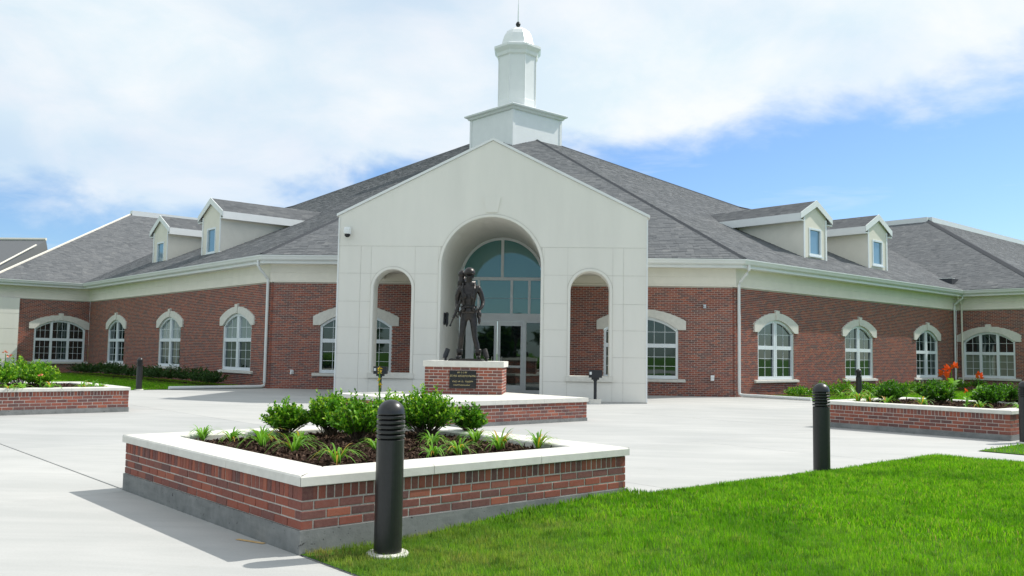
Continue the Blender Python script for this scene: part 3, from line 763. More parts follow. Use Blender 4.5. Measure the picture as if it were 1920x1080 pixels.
# ---- cupola: square base set cornerwise, octagonal lantern, bell dome, spire
cx_, cy_ = -3.2, 53.0
fd = Frame((cx_, cy_, 0), (r2, r2), (r2, -r2))
mb = MB(); mb.box(fd, -1.95, 1.95, -1.95, 1.95, 12.6, 15.55)
cup = mb.build('cupola', 'cupola_white', BLD)
for sa in (-1, 1):
    for sb in (-1, 1):
        cb = MB(); cb.box(fd, min(sa*1.80, sa*1.98), max(sa*1.80, sa*1.98), min(sb*1.80, sb*1.98), max(sb*1.80, sb*1.98), 12.6, 15.5); cb.build('corner_board', 'cupola_white', cup)
def square_ring(mb, prof):
    vs = []; n = len(prof)
    for r_, z in prof: vs += [fd(-r_, -r_, z), fd(r_, -r_, z), fd(r_, r_, z), fd(-r_, r_, z)]
    mb.add(vs, [(j*4+k, j*4+(k+1) % 4, (j+1)*4+(k+1) % 4, (j+1)*4+k) for j in range(n-1) for k in range(4)]+[(0, 3, 2, 1), tuple((n-1)*4+k for k in range(4))])
mb = MB(); square_ring(mb, [(1.98, 15.50), (2.05, 15.52), (2.10, 15.62), (2.22, 15.68), (2.24, 15.76), (2.20, 15.79), (1.0, 16.25)]); mb.build('cornice', 'cupola_white', cup)
def octo(mb, prof, tw=math.radians(22.5)+.0):
    vs = []; n = len(prof)
    for r_, z in prof:
        for k in range(8):
            a = math.radians(25)+k*math.pi/4; vs.append((cx_+.05+r_*math.cos(a), cy_+r_*math.sin(a), z))
    mb.add(vs, [(j*8+k, j*8+(k+1) % 8, (j+1)*8+(k+1) % 8, (j+1)*8+k) for j in range(n-1) for k in range(8)]+[tuple(range(7, -1, -1)), tuple((n-1)*8+k for k in range(8))])
mb = MB(); octo(mb, [(1.22, 15.9), (1.22, 16.6), (1.20, 16.62), (1.20, 19.35)]); mb.build('lantern', 'cupola_white', cup)
mb = MB()
for k in range(8):
    a = math.radians(25)+k*math.pi/4; x, y = cx_+.05+1.21*math.cos(a), cy_+1.21*math.sin(a); mb.lathe(x, y, [(.035, 16.3), (.035, 19.3)], 6)
mb.build('pilaster', 'cupola_white', cup)
mb = MB(); octo(mb, [(1.21, 19.30), (1.30, 19.36), (1.34, 19.55), (1.46, 19.70), (1.52, 19.78), (1.52, 19.92), (1.2, 20.05)]); mb.build('cornice', 'cupola_white', cup)
mb = MB(); octo(mb, [(1.22, 19.98), (1.10, 20.05), (1.03, 20.2), (.97, 20.45), (.86, 20.75), (.70, 21.0), (.45, 21.2), (.2, 21.28), (.06, 21.3)]); mb.build('dome', 'cupola_white', cup)
mb = MB(); mb.lathe(cx_+.05, cy_, [(.03, 21.25), (.05, 21.35), (.12, 21.42), (.15, 21.52), (.12, 21.62), (.05, 21.68), (.04, 21.7)], 12); mb.build('finial', 'dark_metal', cup)
mb = MB(); mb.lathe(cx_+.05, cy_, [(.045, 21.68), (.035, 22.3), (.012, 23.1)], 8); mb.build('spire', 'door_metal', cup)

# ---- entrance porch
AX = -2.30; YF = 26.76; XL, XR = AX-4.72, AX+4.72; TH = .62
fp = Frame((AX, YF, 0), (1, 0), (0, -1))
ARCH = [(-3.0, .59, 3.34, .78), (0, 1.52, 4.04, 0), (3.0, .59, 3.34, .78)]      # centre, radius, spring, sill
def gable_z(a): return 5.58+(7.93-5.58)*(1-abs(a)/4.72)
def open_top(a, grow=0):
    for c, r_, zs, sill in ARCH:
        if abs(a-c) < r_+grow-1e-6: return zs+math.sqrt(max(0, (r_+grow)**2-(a-c)**2)), sill
    return None
def wall_region(mb, a0, a1, z0, z1, b0, b1, grow=0, margin=0, nseg=None):
    nseg = nseg or max(2, int((a1-a0)/.06)); xs = [a0+(a1-a0)*i/nseg for i in range(nseg+1)]
    # split into runs where the region is non-empty
    run_lo, run_hi = [], []
    def flush():
        if len(run_lo) > 1: mb.strip(fp, list(run_lo), list(run_hi), b0, b1)
        run_lo.clear(); run_hi.clear()
    for x in xs:
        xe = min(max(x, a0+1e-5), a1-1e-5); ot = open_top(xe, grow); lo = z0
        if ot and z1 > ot[1]+.001: lo = max(z0, ot[0])
        hi = min(z1, gable_z(x)-margin)
        if hi-lo > .003: run_lo.append((x, lo)); run_hi.append((x, hi))
        else: flush()
    flush()
def regions(grow):
    bs = [-4.72]
    for c, r_, _, _ in ARCH: bs += [c-r_-grow, c+r_+grow]
    return bs+[4.72]
core = MB()
bs = regions(0)
for i in range(len(bs)-1):
    a0, a1 = bs[i], bs[i+1]
    if i % 2 == 0: wall_region(core, a0, a1, 0, 99, -TH, 0, nseg=2 if i in (2, 4) else 3)
    else:
        c, r_, zs, sill = ARCH[i//2]
        n_ = 28; xs = [c-r_*math.cos(math.pi*k/n_) for k in range(n_+1)]
        core.strip(fp, [(x, zs+math.sqrt(max(0, r_*r_-(x-c)**2))) for x in xs], [(x, gable_z(x)) for x in xs], -TH, 0)
        if sill: core.box(fp, a0, a1, -TH, 0, 0, sill-.16)
porch = core.build('entrance_porch', 'stucco_joint', BLD)
J = .005; PR = .009
zs_ = [0.03, .60, 1.35, 2.15, 2.94, 3.80, 4.64]
g_ = .085
cols = [(-4.72, -4.0), (-4.0, -3.0-.59-g_), (-3+.59+g_, -1.52-g_)]
cols = cols+[(-b, -a) for a, b in cols[::-1]]
for a0, a1 in cols:
    for k in range(6):
        mb = MB(); mb.box(fp, a0+J, a1-J, 0.001, PR, zs_[k]+J, zs_[k+1]-J); mb.build('wall_panel', 'stucco', porch)
for s_ in (-1, 1):      # under and over the small arches
    c = 3.0*s_
    mb = MB(); mb.box(fp, c-.59-g_+J, c+.59+g_-J, .001, PR, .03+J, .60-J); mb.build('wall_panel', 'stucco', porch)
    R_ = .59+g_
    for z0, z1 in ((2.94, 3.80), (3.80, 4.64)):
        mb = MB(); n_ = 28; xs = [c-(R_-.002)*math.cos(math.pi*k/n_) for k in range(n_+1)]; lo = []; hi = []
        for x in xs:
            za = 3.34+math.sqrt(max(0, (R_+.012)**2-(x-c)**2)); l_ = max(z0+J, za) ; h_ = z1-J
            if h_-l_ > .004: lo.append((x, l_)); hi.append((x, h_))
            else:
                if len(lo) > 1: mb.strip(fp, lo, hi, .001, PR); mb.build('wall_panel', 'stucco', porch)
                lo, hi = [], []; mb = MB()
        if len(lo) > 1: mb.strip(fp, lo, hi, .001, PR); mb.build('wall_panel', 'stucco', porch)
# panels beside the centre arch above its spring, and the gable panel
mb = MB(); n_ = 60; xs = [-4.715+9.43*k/120 for k in range(121)]
RC = 1.52+g_+.012
def gl(x): return max(4.64+J, 4.04+math.sqrt(RC*RC-x*x) if abs(x) < RC else 0)
mb.strip(fp, [(x, gl(x)) for x in xs], [(x, gable_z(x)-.015) for x in xs], .001, PR); mb.build('wall_panel', 'stucco', porch, label='large gable panel above the arches')
for s_ in (-1, 1):
    mb = MB(); xs2 = sorted(s_*x for x in [.6+ (1.52+g_-.6)*k/20 for k in range(21)]); lo, hi = [], []
    for x in xs2:
        l_ = 4.04+math.sqrt(max(0, RC*RC-x*x)); 
        if 4.64-J-l_ > .004: lo.append((x, l_)); hi.append((x, 4.64-J))
    mb.strip(fp, lo, hi, .001, PR) if len(lo) > 1 else None
    if mb.v: mb.build('wall_panel', 'stucco', porch)
# moulded surrounds (proud rings), impost to ground or sill
for c, r_, zs0, sill in ARCH:
    mb = MB(); n_ = 36; ri, ro_ = r_-.004, r_+g_-.006
    vin = [(c-ri, sill+.0)]+[(c-ri*math.cos(math.pi*k/n_), zs0+ri*math.sin(math.pi*k/n_)) for k in range(n_+1)]+[(c+ri, sill)]
    vout = [(c-ro_, sill)]+[(c-ro_*math.cos(math.pi*k/n_), zs0+ro_*math.sin(math.pi*k/n_)) for k in range(n_+1)]+[(c+ro_, sill)]
    n2_ = len(vin); vs = []
    rings = [(vin, -TH-.003), (vin, .020), ([(a*.75+b*.25, z*.75+w*.25) for (a, z), (b, w) in zip(vin, vout)], .036), (vout, .034), (vout, .0005)]
    for poly, b_ in rings: vs += [fp(a, b_, z) for a, z in poly]
    mb.add(vs, [(j*n2_+k, j*n2_+k+1, (j+1)*n2_+k+1, (j+1)*n2_+k) for j in range(len(rings)-1) for k in range(n2_-1)])
    # small caps at the feet
    mb.build('arch_surround', 'stucco', porch)
    if sill: mb = MB(); mb.box(fp, c-r_-.12, c+r_+.12, -TH-.03, .07, sill-.16, sill); mb.build('arch_sill', 'cast_stone', porch)
mb = MB(); mb.prism(fp, [(-.17, 5.70), (.17, 5.70), (.27, 6.17), (-.27, 6.17)], .002, .045); mb.build('keystone', 'stucco', porch)
for s_ in (-1, 1):
    mb = MB(); mb.prism(fp, [(0, 7.93), (s_*4.78, 5.55), (s_*4.78, 5.63), (0, 8.01)], -TH-.05, .05); mb.build('gable_coping', 'white_trim', porch)
    mb = MB(); mb.box(fp, min(s_*4.722, s_*4.68), max(s_*4.722, s_*4.68), .0165, .03, .03, 5.5); mb.build('corner_bead', 'white_trim', porch)
# side beams, side bay ceilings, tunnel, roof
mb = MB()
for s_ in (-1, 1):
    x0, x1 = (XL, XL+.35) if s_ < 0 else (XR-.35, XR)
    mb.box(WORLD, x0, x1, YF+TH, 32.25, 4.1, 5.45)
    x0, x1 = (XL+.35, AX-1.75) if s_ < 0 else (AX+1.75, XR-.35)
    mb.box(WORLD, x0, x1, YF+TH, 32.2, 4.30, 4.42)
mb.build('bay_ceiling', 'stucco', porch)
mb = MB()
for s_ in (-1, 1): mb.box(WORLD, min(AX+s_*1.525, AX+s_*1.75), max(AX+s_*1.525, AX+s_*1.75), YF+TH+.003, 31.66, 0, 4.04)
n_ = 32; r_ = 1.525; vs = []
for yy in (YF+TH+.003, 31.66):
    for k in range(n_+1): a = math.pi*k/n_; vs.append((AX-r_*math.cos(a), yy, 4.04+r_*math.sin(a)))
for yy in (YF+TH+.003, 31.66):
    for k in range(n_+1): a = math.pi*k/n_; vs.append((AX-(r_+.2)*math.cos(a), yy, 4.04+(r_+.2)*math.sin(a)))
m1 = n_+1
mb.add(vs, [(k, k+1, m1+k+1, m1+k) for k in range(n_)]+[(2*m1+k, 3*m1+k, 3*m1+k+1, 2*m1+k+1) for k in range(n_)])
mb.build('vault', 'stucco', porch)
for s_ in (-1, 1):
    mb = MB(); mb.prism(fp, [(0, 7.80), (s_*4.70, 5.46), (s_*4.70, 5.36), (0, 7.70)], -11.2, -TH-.06); mb.build('porch_roof', 'shingle', porch)
# entrance glazing in the end of the vault
fg = Frame((AX, 31.55, 0), (1, 0), (0, -1))
GZ = MB(); gz = lambda a0, a1, z0, z1, b1=.05: GZ.box(fg, a0, a1, -.05, b1, z0, z1)
gz(-1.5, 1.5, 4.02, 4.13); gz(-1.5, 1.5, 2.68, 2.84, .06); gz(-1.5, 1.5, 3.38, 3.385)
gz(-1.5, 1.5, 2.84, 3.40, .045) if False else None
GZ2 = MB()
n_ = 32; ri = 1.43; ro_ = 1.52
vs = [fg(-rr_*math.cos(math.pi*k/n_), b_, 4.04+rr_*math.sin(math.pi*k/n_)) for b_ in (-.05, .05) for rr_ in (ri, ro_) for k in range(n_+1)]
m1 = n_+1
GZ.add(vs, [(2*m1+k, 2*m1+k+1, 3*m1+k+1, 3*m1+k) for k in range(n_)]+[(k, 2*m1+k, 2*m1+k+1, k+1) for k in range(n_)])
gz(-.05, .05, 4.13, 5.50, .04)
# transom lights (z 2.90 to 4.02) and door level (0 to 2.68)
for a in (-1.5, -.88, .30, .93, 1.41): gz(a, a+.09, 2.84, 4.02, .045)
for a, w_ in ((-1.5, .09), (-1.27, .18), (.80, .09), (1.41, .09)): gz(a, a+w_, 0, 2.68, .052)
GZ.box(fg, -1.09, .80, -.05, .04, 2.56, 2.68)
gz(-1.41, -1.27, .0, .14, .04); gz(.89, 1.41, 0, .14, .04); gz(-1.41, -1.27, 2.52, 2.68, .04); gz(.89, 1.41, 2.52, 2.68, .04)
fr_ = GZ.build('entrance_glazing', 'door_metal', BLD)
pn = MB()
for s_ in (-1, 1):
    n_ = 16; top = [(s_*(.05+(ri-.05)*k/n_)) for k in range(n_+1)]
    p2 = MB(); p2.strip(fg, [(x, 4.13) for x in top], [(x, max(4.135, 4.04+math.sqrt(max(0, ri*ri-x*x)))) for x in top], -.02, -.01); p2.build('pane', 'glass_teal', fr_)
for a0, a1 in ((-1.41, -.88), (-.79, .30), (.39, .93), (1.02, 1.41)):
    p2 = MB(); p2.box(fg, a0, a1, -.02, -.01, 2.84, 4.02); p2.build('pane', 'glass_teal', fr_)
for a0, a1 in ((-1.41, -1.27), (.89, 1.41)):
    p2 = MB(); p2.box(fg, a0, a1, -.02, -.01, .14, 2.52); p2.build('pane', 'glass_dark', fr_)
for a0, a1, hs in ((-1.09, -.15, 1), (-.14, .80, -1)):
    d = MB(); y0, y1 = -.03, .03; s_ = .11
    d.box(fg, a0+.006, a0+s_, y0, y1, .01, 2.555); d.box(fg, a1-s_, a1-.006, y0, y1, .01, 2.555); d.box(fg, a0+s_, a1-s_, y0, y1, 2.40, 2.555); d.box(fg, a0+s_, a1-s_, y0, y1, .01, .30)
    do = d.build('door', 'door_metal', BLD)
    p2 = MB(); p2.box(fg, a0+s_, a1-s_, -.015, -.005, .30, 2.40); p2.build('pane', 'glass_dark', do)
    h_ = MB(); xh = a1-.17 if hs > 0 else a0+.17; h_.tube([fg(xh, .03, .95), fg(xh, .10, .97), fg(xh, .10, 1.28), fg(xh, .03, 1.30)], .013, 6)
    h_.box(fg, a0+s_-.02, a1-s_+.02, .03, .06, .92, 1.0); h_.build('handle', 'gutter_white', do)

# ---- downspouts with extension pipes on the ground
def rtube(mb, pts, w=.055): mb.tube(pts, w, 8)
for nm, P, sgn, ln in (('right', f_rw, 1, 2.9), ('left', f_lw, -1, 3.6)):
    a = .10; mb = MB()
    c = WA if sgn > 0 else WB
    P3 = lambda a_, b_, z: P(a_, b_, z)
    pts = [P3(a, .50, 4.72), P3(a, .50, 4.52), P3(a, .42, 4.40), P3(a, .15, 4.12), P3(a, .085, 4.02), P3(a, .085, .22), P3(a, .10, .11), P3(a, .22, .075), P3(a-.02, ln, .065)]
    rtube(mb, pts); mb.build('downspout', 'gutter_white', BLD)
for a in (LR-.45, ):
    mb = MB(); rtube(mb, [f_rw(a, .50, 4.72), f_rw(a, .48, 4.5), f_rw(a, .1, 4.2), f_rw(a, .085, 4.1), f_rw(a, .085, .1)], .05); mb.build('downspout', 'gutter_white', BLD)
    mb = MB(); rtube(mb, [f_r1(.28, .50, 4.72), f_r1(.28, .48, 4.5), f_r1(.28, .1, 4.2), f_r1(.28, .085, 4.1), f_r1(.28, .085, .1)], .045); mb.build('downspout', 'siding', BLD)

# ---- small fittings
t1 = thing('security_camera', 'white dome security camera high on the left of the porch gable', 'camera', (-6.7, 26.74, 5.0))
mb = MB(); mb.box(WORLD, -6.75, -6.65, 26.64, 26.744, 5.1, 5.2); mb.lathe(-6.7, 26.58, [(.02, 5.2), (.09, 5.19), (.115, 5.12), (.115, 5.0), (.10, 4.98)], 16); mb.build('housing', 'white_trim', t1, smooth=False)
mb = MB(); mb.lathe(-6.7, 26.58, [(.09, 4.979), (.085, 4.93), (.05, 4.89), (.01, 4.88)], 16); mb.build('lens_dome', 'plaque_black', t1, smooth=True)
for nm, x, z, lab in (('wall_sensor', 4.95, 3.22, 'small white alarm light on the brick to the right of the porch'), ('outlet_box', 5.22, .66, 'small grey weatherproof outlet low on the brick by the right downspout'), ('hose_tap', -10.05, .62, 'small grey hose tap low on the brick by the left downspout')):
    mb = MB()
    if nm == 'hose_tap': mb.tube([(x, 32.3, z), (x, 32.16, z), (x, 32.12, z-.08)], .03, 8); mb.tube([(x-.06, 32.2, z+.07), (x+.06, 32.2, z+.07)], .015, 6); mb.lathe(x, 32.295, [(.07, z-.07), (.07, z+.07)], 8)
    elif nm == 'wall_sensor': mb.box(WORLD, x-.05, x+.05, 32.22, 32.297, z-.07, z+.07); mb.lathe(x, 32.2, [(.03, z-.05), (.045, z), (.03, z+.05)], 10)
    else: mb.box(WORLD, x-.06, x+.06, 32.2, 32.297, z-.09, z+.09); mb.prism(Frame((x, 32.2, 0), (1, 0), (0, -1)), [(-.065, z+.02), (.065, z+.02), (.065, z+.10), (-.065, z+.10)], .001, .03)
    o = mb.build(nm, 'lens' if nm == 'wall_sensor' else 'door_metal'); tag(o, lab, {'wall_sensor': 'alarm', 'outlet_box': 'outlet', 'hose_tap': 'tap'}[nm])
s1 = thing('wall_sconce', 'dark curved wall lamp on the left inner wall of the entrance arch', 'wall lamp', (-3.8, 27.55, 2.9))
mb = MB(); mb.box(WORLD, -3.81, -3.775, 27.49, 27.61, 2.28, 2.66); mb.build('back_plate', 'dark_metal', s1)
mb = MB(); mb.lathe(-3.72, 27.55, [(.02, 2.68), (.055, 2.63), (.045, 2.50), (.052, 2.32), (.03, 2.26), (.01, 2.22)], 10); mb.build('lantern', 'dark_metal', s1)
# ------------------------------------------------------------------ planters, plinth, pedestal
UL, UR = (-r2, r2), (r2, r2)
def masonry_face(root, P, L_, zb, ncourse, rowlock, single, start=0):
    """bricks on one face; the corner columns overlap by running the full length"""
    cs = courses(0.0, L_, zb+.006, zb+.006+ncourse*(BH+MJ), start=start); mb = MB()
    ztop = zb+.006+ncourse*(BH+MJ)
    if rowlock:
        a = 0.0; n_ = int(round(L_/(.057+.010))); w_ = (L_+.01)/n_
        for k in range(n_): cs.append((k*w_, k*w_+w_-.011, ztop, ztop+.091))
    for c in cs:
        pr = random.uniform(-.0025, .0025)
        if single: brick_obj(P, *c, root, proud=pr)
        else: brick_box(mb, P, *c, proud=pr)
    if mb.v: mb.build('brick_courses', 'brick', root, kind='stuff')
def rect_thing(name, label, cat, F, L1, L2, zb, ncourse, rowlock, cap_t, cap_w, single, solid_cap=False, u1=UL, u2=UR, seglen=1.16, ztop=None, over=.03):
    root = thing(name, label, cat, (F[0], F[1], 0))
    u1v, u2v = Vector(u1), Vector(u2); Fv = Vector(F)
    zt = zb+.006+ncourse*(BH+MJ)+(.102 if rowlock else 0)
    G = Frame((F[0], F[1], 0), u1, u2)       # a along u1, b along u2
    if zb > 0:
        mb = MB(); 
        if solid_cap: mb.box(G, -.012, L1+.012, -.012, L2+.012, -.02, zb)
        else:
            t_ = .3; mb.box(G, -.012, L1+.012, -.012, t_, -.02, zb); mb.box(G, -.012, L1+.012, L2-t_, L2+.012, -.02, zb); mb.box(G, -.012, t_, t_, L2-t_, -.02, zb); mb.box(G, L1-t_, L1+.012, t_, L2-t_, -.02, zb)
        mb.build('footing', 'grey_footing', root)
    mb = MB(); e = .005
    if solid_cap: mb.box(G, e, L1-e, e, L2-e, max(zb, .0), zt)
    else:
        t_ = .2; mb.box(G, e, L1-e, e, t_, zb, zt); mb.box(G, e, L1-e, L2-t_, L2-e, zb, zt); mb.box(G, e, t_, t_, L2-t_, zb, zt); mb.box(G, L1-t_, L1-e, t_, L2-t_, zb, zt)
    mb.build('wall_core', 'mortar', root)
    n1_ = (-u2v).normalized(); n2_ = (-u1v).normalized()
    faces = [(Frame((*Fv, 0), u1, n1_), L1), (Frame((*Fv, 0), u2, n2_), L2), (Frame((*(Fv+u2v*L2), 0), u1, -n1_), L1), (Frame((*(Fv+u1v*L1), 0), u2, -n2_), L2)]
    for k, (P, L_) in enumerate(faces): masonry_face(root, P, L_, zb, ncourse, rowlock, k in single, start=k % 2)
    c0 = zt; c1 = c0+cap_t
    if solid_cap:
        mb = MB()
        n_a = max(1, round(L1/solid_cap)); n_b = max(1, round(L2/solid_cap)); wa = (L1+2*over)/n_a; wb = (L2+2*over)/n_b
        for i in range(n_a):
            for j in range(n_b):
                mb = MB(); mb.box(G, -over+i*wa+.002, -over+(i+1)*wa-.002, -over+j*wb+.002, -over+(j+1)*wb-.002, c0, c1); mb.build('cap_stone', 'cast_stone', root)
    else:
        def stone(o, u, n, length):      # mitred run, outer edge length
            P = Frame((*o, 0), u, n); k = max(1, round(length/seglen)); w_ = length/k
            for i in range(k):
                a0, a1 = i*w_, (i+1)*w_; i0 = cap_w if i == 0 else 0; i1 = cap_w if i == k-1 else 0
                g0 = .0025; mb = MB(); ch = .012
                ring = lambda z, ins: [P(a0+g0+(ins if 0 else 0), -ins, z), P(a1-g0, -ins, z), P(a1-g0-i1, -cap_w+ins, z), P(a0+g0+i0, -cap_w+ins, z)]
                mb.add(ring(c0, 0)+ring(c1-ch, 0)+ring(c1, ch), [(0, 3, 2, 1)]+[(q, (q+1) % 4, 4+(q+1) % 4, 4+q) for q in range(4)]+[(4+q, 4+(q+1) % 4, 8+(q+1) % 4, 8+q) for q in range(4)]+[(8, 9, 10, 11)])
                mb.build('cap_stone', 'cast_stone', root)
        o0 = Fv-(u1v+u2v)*over
        stone(o0, u1, n1_, L1+2*over); stone(o0, u2, n2_, L2+2*over)
        stone(o0+u2v*(L2+2*over), u1, -n1_, L1+2*over); stone(o0+u1v*(L1+2*over), u2, -n2_, L2+2*over)
    return root, c1
near_pl, ZT = rect_thing('brick_planter', 'large red brick planter with pale stone cap in the left foreground, nearest the camera', 'planter', F0, 3.63, 3.40, .165, 3, True, .072, .40, (0, 1))
left_pl, _ = rect_thing('brick_planter', 'red brick planter with pale stone cap cut off by the left edge of the view', 'planter', (-12.23, 16.77), 3.60, 3.60, .10, 4, True, .068, .40, (1,))
right_pl, _ = rect_thing('brick_planter', 'red brick planter with orange cannas at the right, before the right wing', 'planter', (7.95, 16.55), 3.66, 3.60, .10, 4, True, .068, .40, (0,))
plinth, ZP = rect_thing('statue_plinth', 'broad low brick plinth with stone top under the soldier statue pedestal', 'plinth', (-2.30, 16.62), 3.90, 3.90, .07, 5, False, .085, 0, (1,), solid_cap=1.3)
# pedestal, square to the porch
ped, ZPED = rect_thing('statue_pedestal', 'square brick pedestal with black plaques carrying the bronze soldier', 'pedestal', (-3.16, 19.90), 1.74, 1.45, 0.0, 9, False, .13, 0, (0, 3), solid_cap=2.0, u1=(1, 0), u2=(0, 1), over=.04)
shift = ZP+.001
ped.location.z += shift; ZPED += shift
fpq = Frame((-2.30, 19.90, 0), (1, 0), (0, -1))
zb_ = -shift
def pz(z): return z-shift   # plaque heights are absolute; the pedestal root is raised
mb = MB(); mb.box(fpq, -.30, .30, .004, .03, pz(.84), pz(1.02)); pq1 = mb.build('plaque', 'plaque_black', ped, label='upper black plaque with gold lettering')
mb = MB(); mb.box(fpq, -.30, .30, .004, .03, pz(.63), pz(.83)); pq2 = mb.build('plaque', 'plaque_black', ped, label='lower black plaque with gold lettering')
def letters(x0, x1, z, h_, parent):
    mb = MB(); x = x0
    while x < x1:
        w_ = random.uniform(.010, .018)
        if random.random() > .14:
            k = random.random(); mb.box(fpq, x, x+.004, .031, .034, pz(z), pz(z+h_))
            if k < .6: mb.box(fpq, x+.004, x+w_, .031, .034, pz(z+h_-.005), pz(z+h_))
            if k < .35 or k > .7: mb.box(fpq, x+.004, x+w_, .031, .034, pz(z), pz(z+.005))
            if k > .45: mb.box(fpq, x+.004, x+w_, .031, .034, pz(z+h_*.45), pz(z+h_*.45+.005))
        x += w_+.006
    mb.build('lettering', 'gold', parent, kind='stuff')
letters(-.12, .12, .965, .032, pq1); letters(-.28, .28, .885, .040, pq1); letters(-.23, .23, .765, .032, pq2); letters(-.20, .18, .69, .022, pq2)

# mulch
def mulch(F, L1, L2, z, label, ins=.38, nch=11000, cs=.036):
    n_ = 40; mb = MB(); G = Frame((*F, 0), UL, UR)
    def h(a, b): return z+.045*math.sin(math.pi*a/L1)*math.sin(math.pi*b/L2)+.010*math.sin(a*9+b*3)*math.sin(b*11)
    for i in range(n_+1):
        for j in range(n_+1):
            a = ins+(L1-2*ins)*i/n_; b = ins+(L2-2*ins)*j/n_; mb.v.append(G(a, b, h(a, b)))
    mb.f = [(i*(n_+1)+j, (i+1)*(n_+1)+j, (i+1)*(n_+1)+j+1, i*(n_+1)+j+1) for i in range(n_) for j in range(n_)]; mb.t = [.3]*len(mb.f)
    for _ in range(nch):
        a = random.uniform(ins+.02, L1-ins-.02); b = random.uniform(ins+.02, L2-ins-.02); c = Vector(G(a, b, h(a, b)+random.uniform(.0, .014)))
        d = Vector((random.gauss(0, 1), random.gauss(0, 1), random.gauss(0, .45))).normalized()*cs*random.uniform(.4, 1.2); e_ = d.cross(Vector((random.gauss(0, .4), random.gauss(0, .4), 1))).normalized()*cs*random.uniform(.12, .32)
        mb.add([tuple(c-d-e_), tuple(c+d-e_*.6), tuple(c+d+e_), tuple(c-d+e_*.7)], [(0, 1, 2, 3)], random.random()**1.4)
    o = mb.build('mulch', 'mulch'); tag(o, label, 'mulch', kind='stuff')
mulch(F0, 3.63, 3.4, .475, 'dark brown bark mulch filling the near brick planter')
mulch((-12.23, 16.77), 3.6, 3.6, .49, 'dark bark mulch in the left planter', nch=2500, cs=.05)
mulch((7.95, 16.55), 3.66, 3.6, .49, 'dark bark mulch in the right planter', nch=2500, cs=.05)

# ------------------------------------------------------------------ bollards
def make_bollard():
    root = thing('bollard', '', 'bollard', (0, 0, 0), 'black bollard lights round the plaza')
    mb = MB(); mb.lathe(0, 0, [(.15, -.04), (.15, .012), (.14, .02), (.09, .02)], 32); mb.build('footing', 'cast_stone', root)
    mb = MB(); r_ = .098; mb.lathe(0, 0, [(r_, .0205), (r_, .80), (r_-.004, .803)], 36); o = mb.build('post', 'bollard_paint', root, smooth=False)
    mb = MB()
    mb.lathe(0, 0, [(.070, .80), (.070, .98)], 24); mb.build('lamp_core', 'dark_slot', root)
    for z in (.817, .851, .885, .919, .953):
        mb = MB(); mb.lathe(0, 0, [(.066, z+.002), (r_+.001, z-.005), (r_+.003, z), (r_+.003, z+.014), (r_-.002, z+.018), (.066, z+.022)], 36); mb.build('louvre', 'bollard_paint', root)
    prof = [(r_+.002, .978)]+[(r_*math.cos(t_), .985+r_*.98*math.sin(t_)) for t_ in [i*math.pi/2/10 for i in range(10)]]+[(.003, .985+r_*.98)]
    mb = MB(); mb.lathe(0, 0, prof, 36); o = mb.build('dome', 'bollard_paint', root, smooth=True)
    return root
bol = make_bollard(); index_kids(bol)
def smooth_ring(o): pass
for i, (x, y, z, sc, lab) in enumerate(((-1.235, 6.30, .0, 1, 'largest black bollard light, in the foreground before the near planter'), (3.05, 10.9, .045, 1, 'black bollard light at the far edge of the foreground lawn'), (10.13, 31.6, 0, 1, 'black bollard light standing before the middle window of the right wing'),
        (-14.35, 29.3, .01, 1, 'black bollard light on the left lawn before the left wing'), (8.06, 16.25, .0, 1, 'black bollard light cut by the right edge beside the right planter'))):
    if i == 0: bol.location = (x, y, z); bol['label'] = lab
    else:
        c = bol.copy(); COL.objects.link(c); c.location = (x, y, z); c['label'] = lab
        for k in KIDS[bol.name]: kc = k.copy(); COL.objects.link(kc); kc.parent = c

# ------------------------------------------------------------------ post lights before the porch
def post_light(x, y, lab, dz):
    root = thing('post_light', lab, 'floodlight', (x, y, 0), 'floodlights on short posts before the porch')
    mb = MB(); mb.box(WORLD, x-.17, x+.17, y-.17, y+.17, 0, .14); mb.build('footing', 'cast_stone', root)
    mb = MB(); mb.lathe(x, y, [(.045, .14), (.045, .72)], 12); mb.build('post', 'dark_metal', root)
    mb = MB(); mb.box(WORLD, x-.19, x+.19, y-.10, y+.16, .76, .98); mb.box(WORLD, x-.11, x+.11, y-.06, y+.1, .70, .76); mb.lathe(x, y, [(.06, .66), (.06, .72)], 10); hd = mb.build('lamp_head', 'dark_metal', root)
    mb = MB(); mb.box(WORLD, x-.15, x+.15, y+.162, y+.168, .79, .95); mb.build('lens', 'lens', hd)
    mb = MB(); mb.box(WORLD, x-.17, x-.11, y-.125, y-.10, .85, .93); mb.build('bracket', 'gutter_white', hd)
post_light(.86, 26.1, 'dark floodlight on a short post before the right pier of the porch', 0)
post_light(-5.47, 26.1, 'dark floodlight on a short post before the left small arch, behind the near shrubs', 0)
for x, lab, s_ in ((-2.78, 'small tilted bronze spotlight on the pedestal left of the soldier statue', 1), (-1.83, 'small tilted bronze spotlight on the pedestal right of the soldier statue', -1)):
    root = thing('spotlight', lab, 'spotlight', (x, 20.5, ZPED), 'spotlights at the feet of the statue')
    mb = MB(); mb.lathe(x, 20.5, [(.03, ZPED), (.03, ZPED+.07)], 8); mb.build('stem', 'dark_metal', root)
    mb = MB(); a = Vector((x-.02*s_, 20.46, ZPED+.05)); b = Vector((x+.05*s_, 20.52, ZPED+.27)); mb.tube([a, a+(b-a)*.2, a+(b-a)*.21, b], [.045, .05, .058, .058], 12); mb.build('lamp_head', 'dark_metal' if s_ > 0 else 'bronze', root)

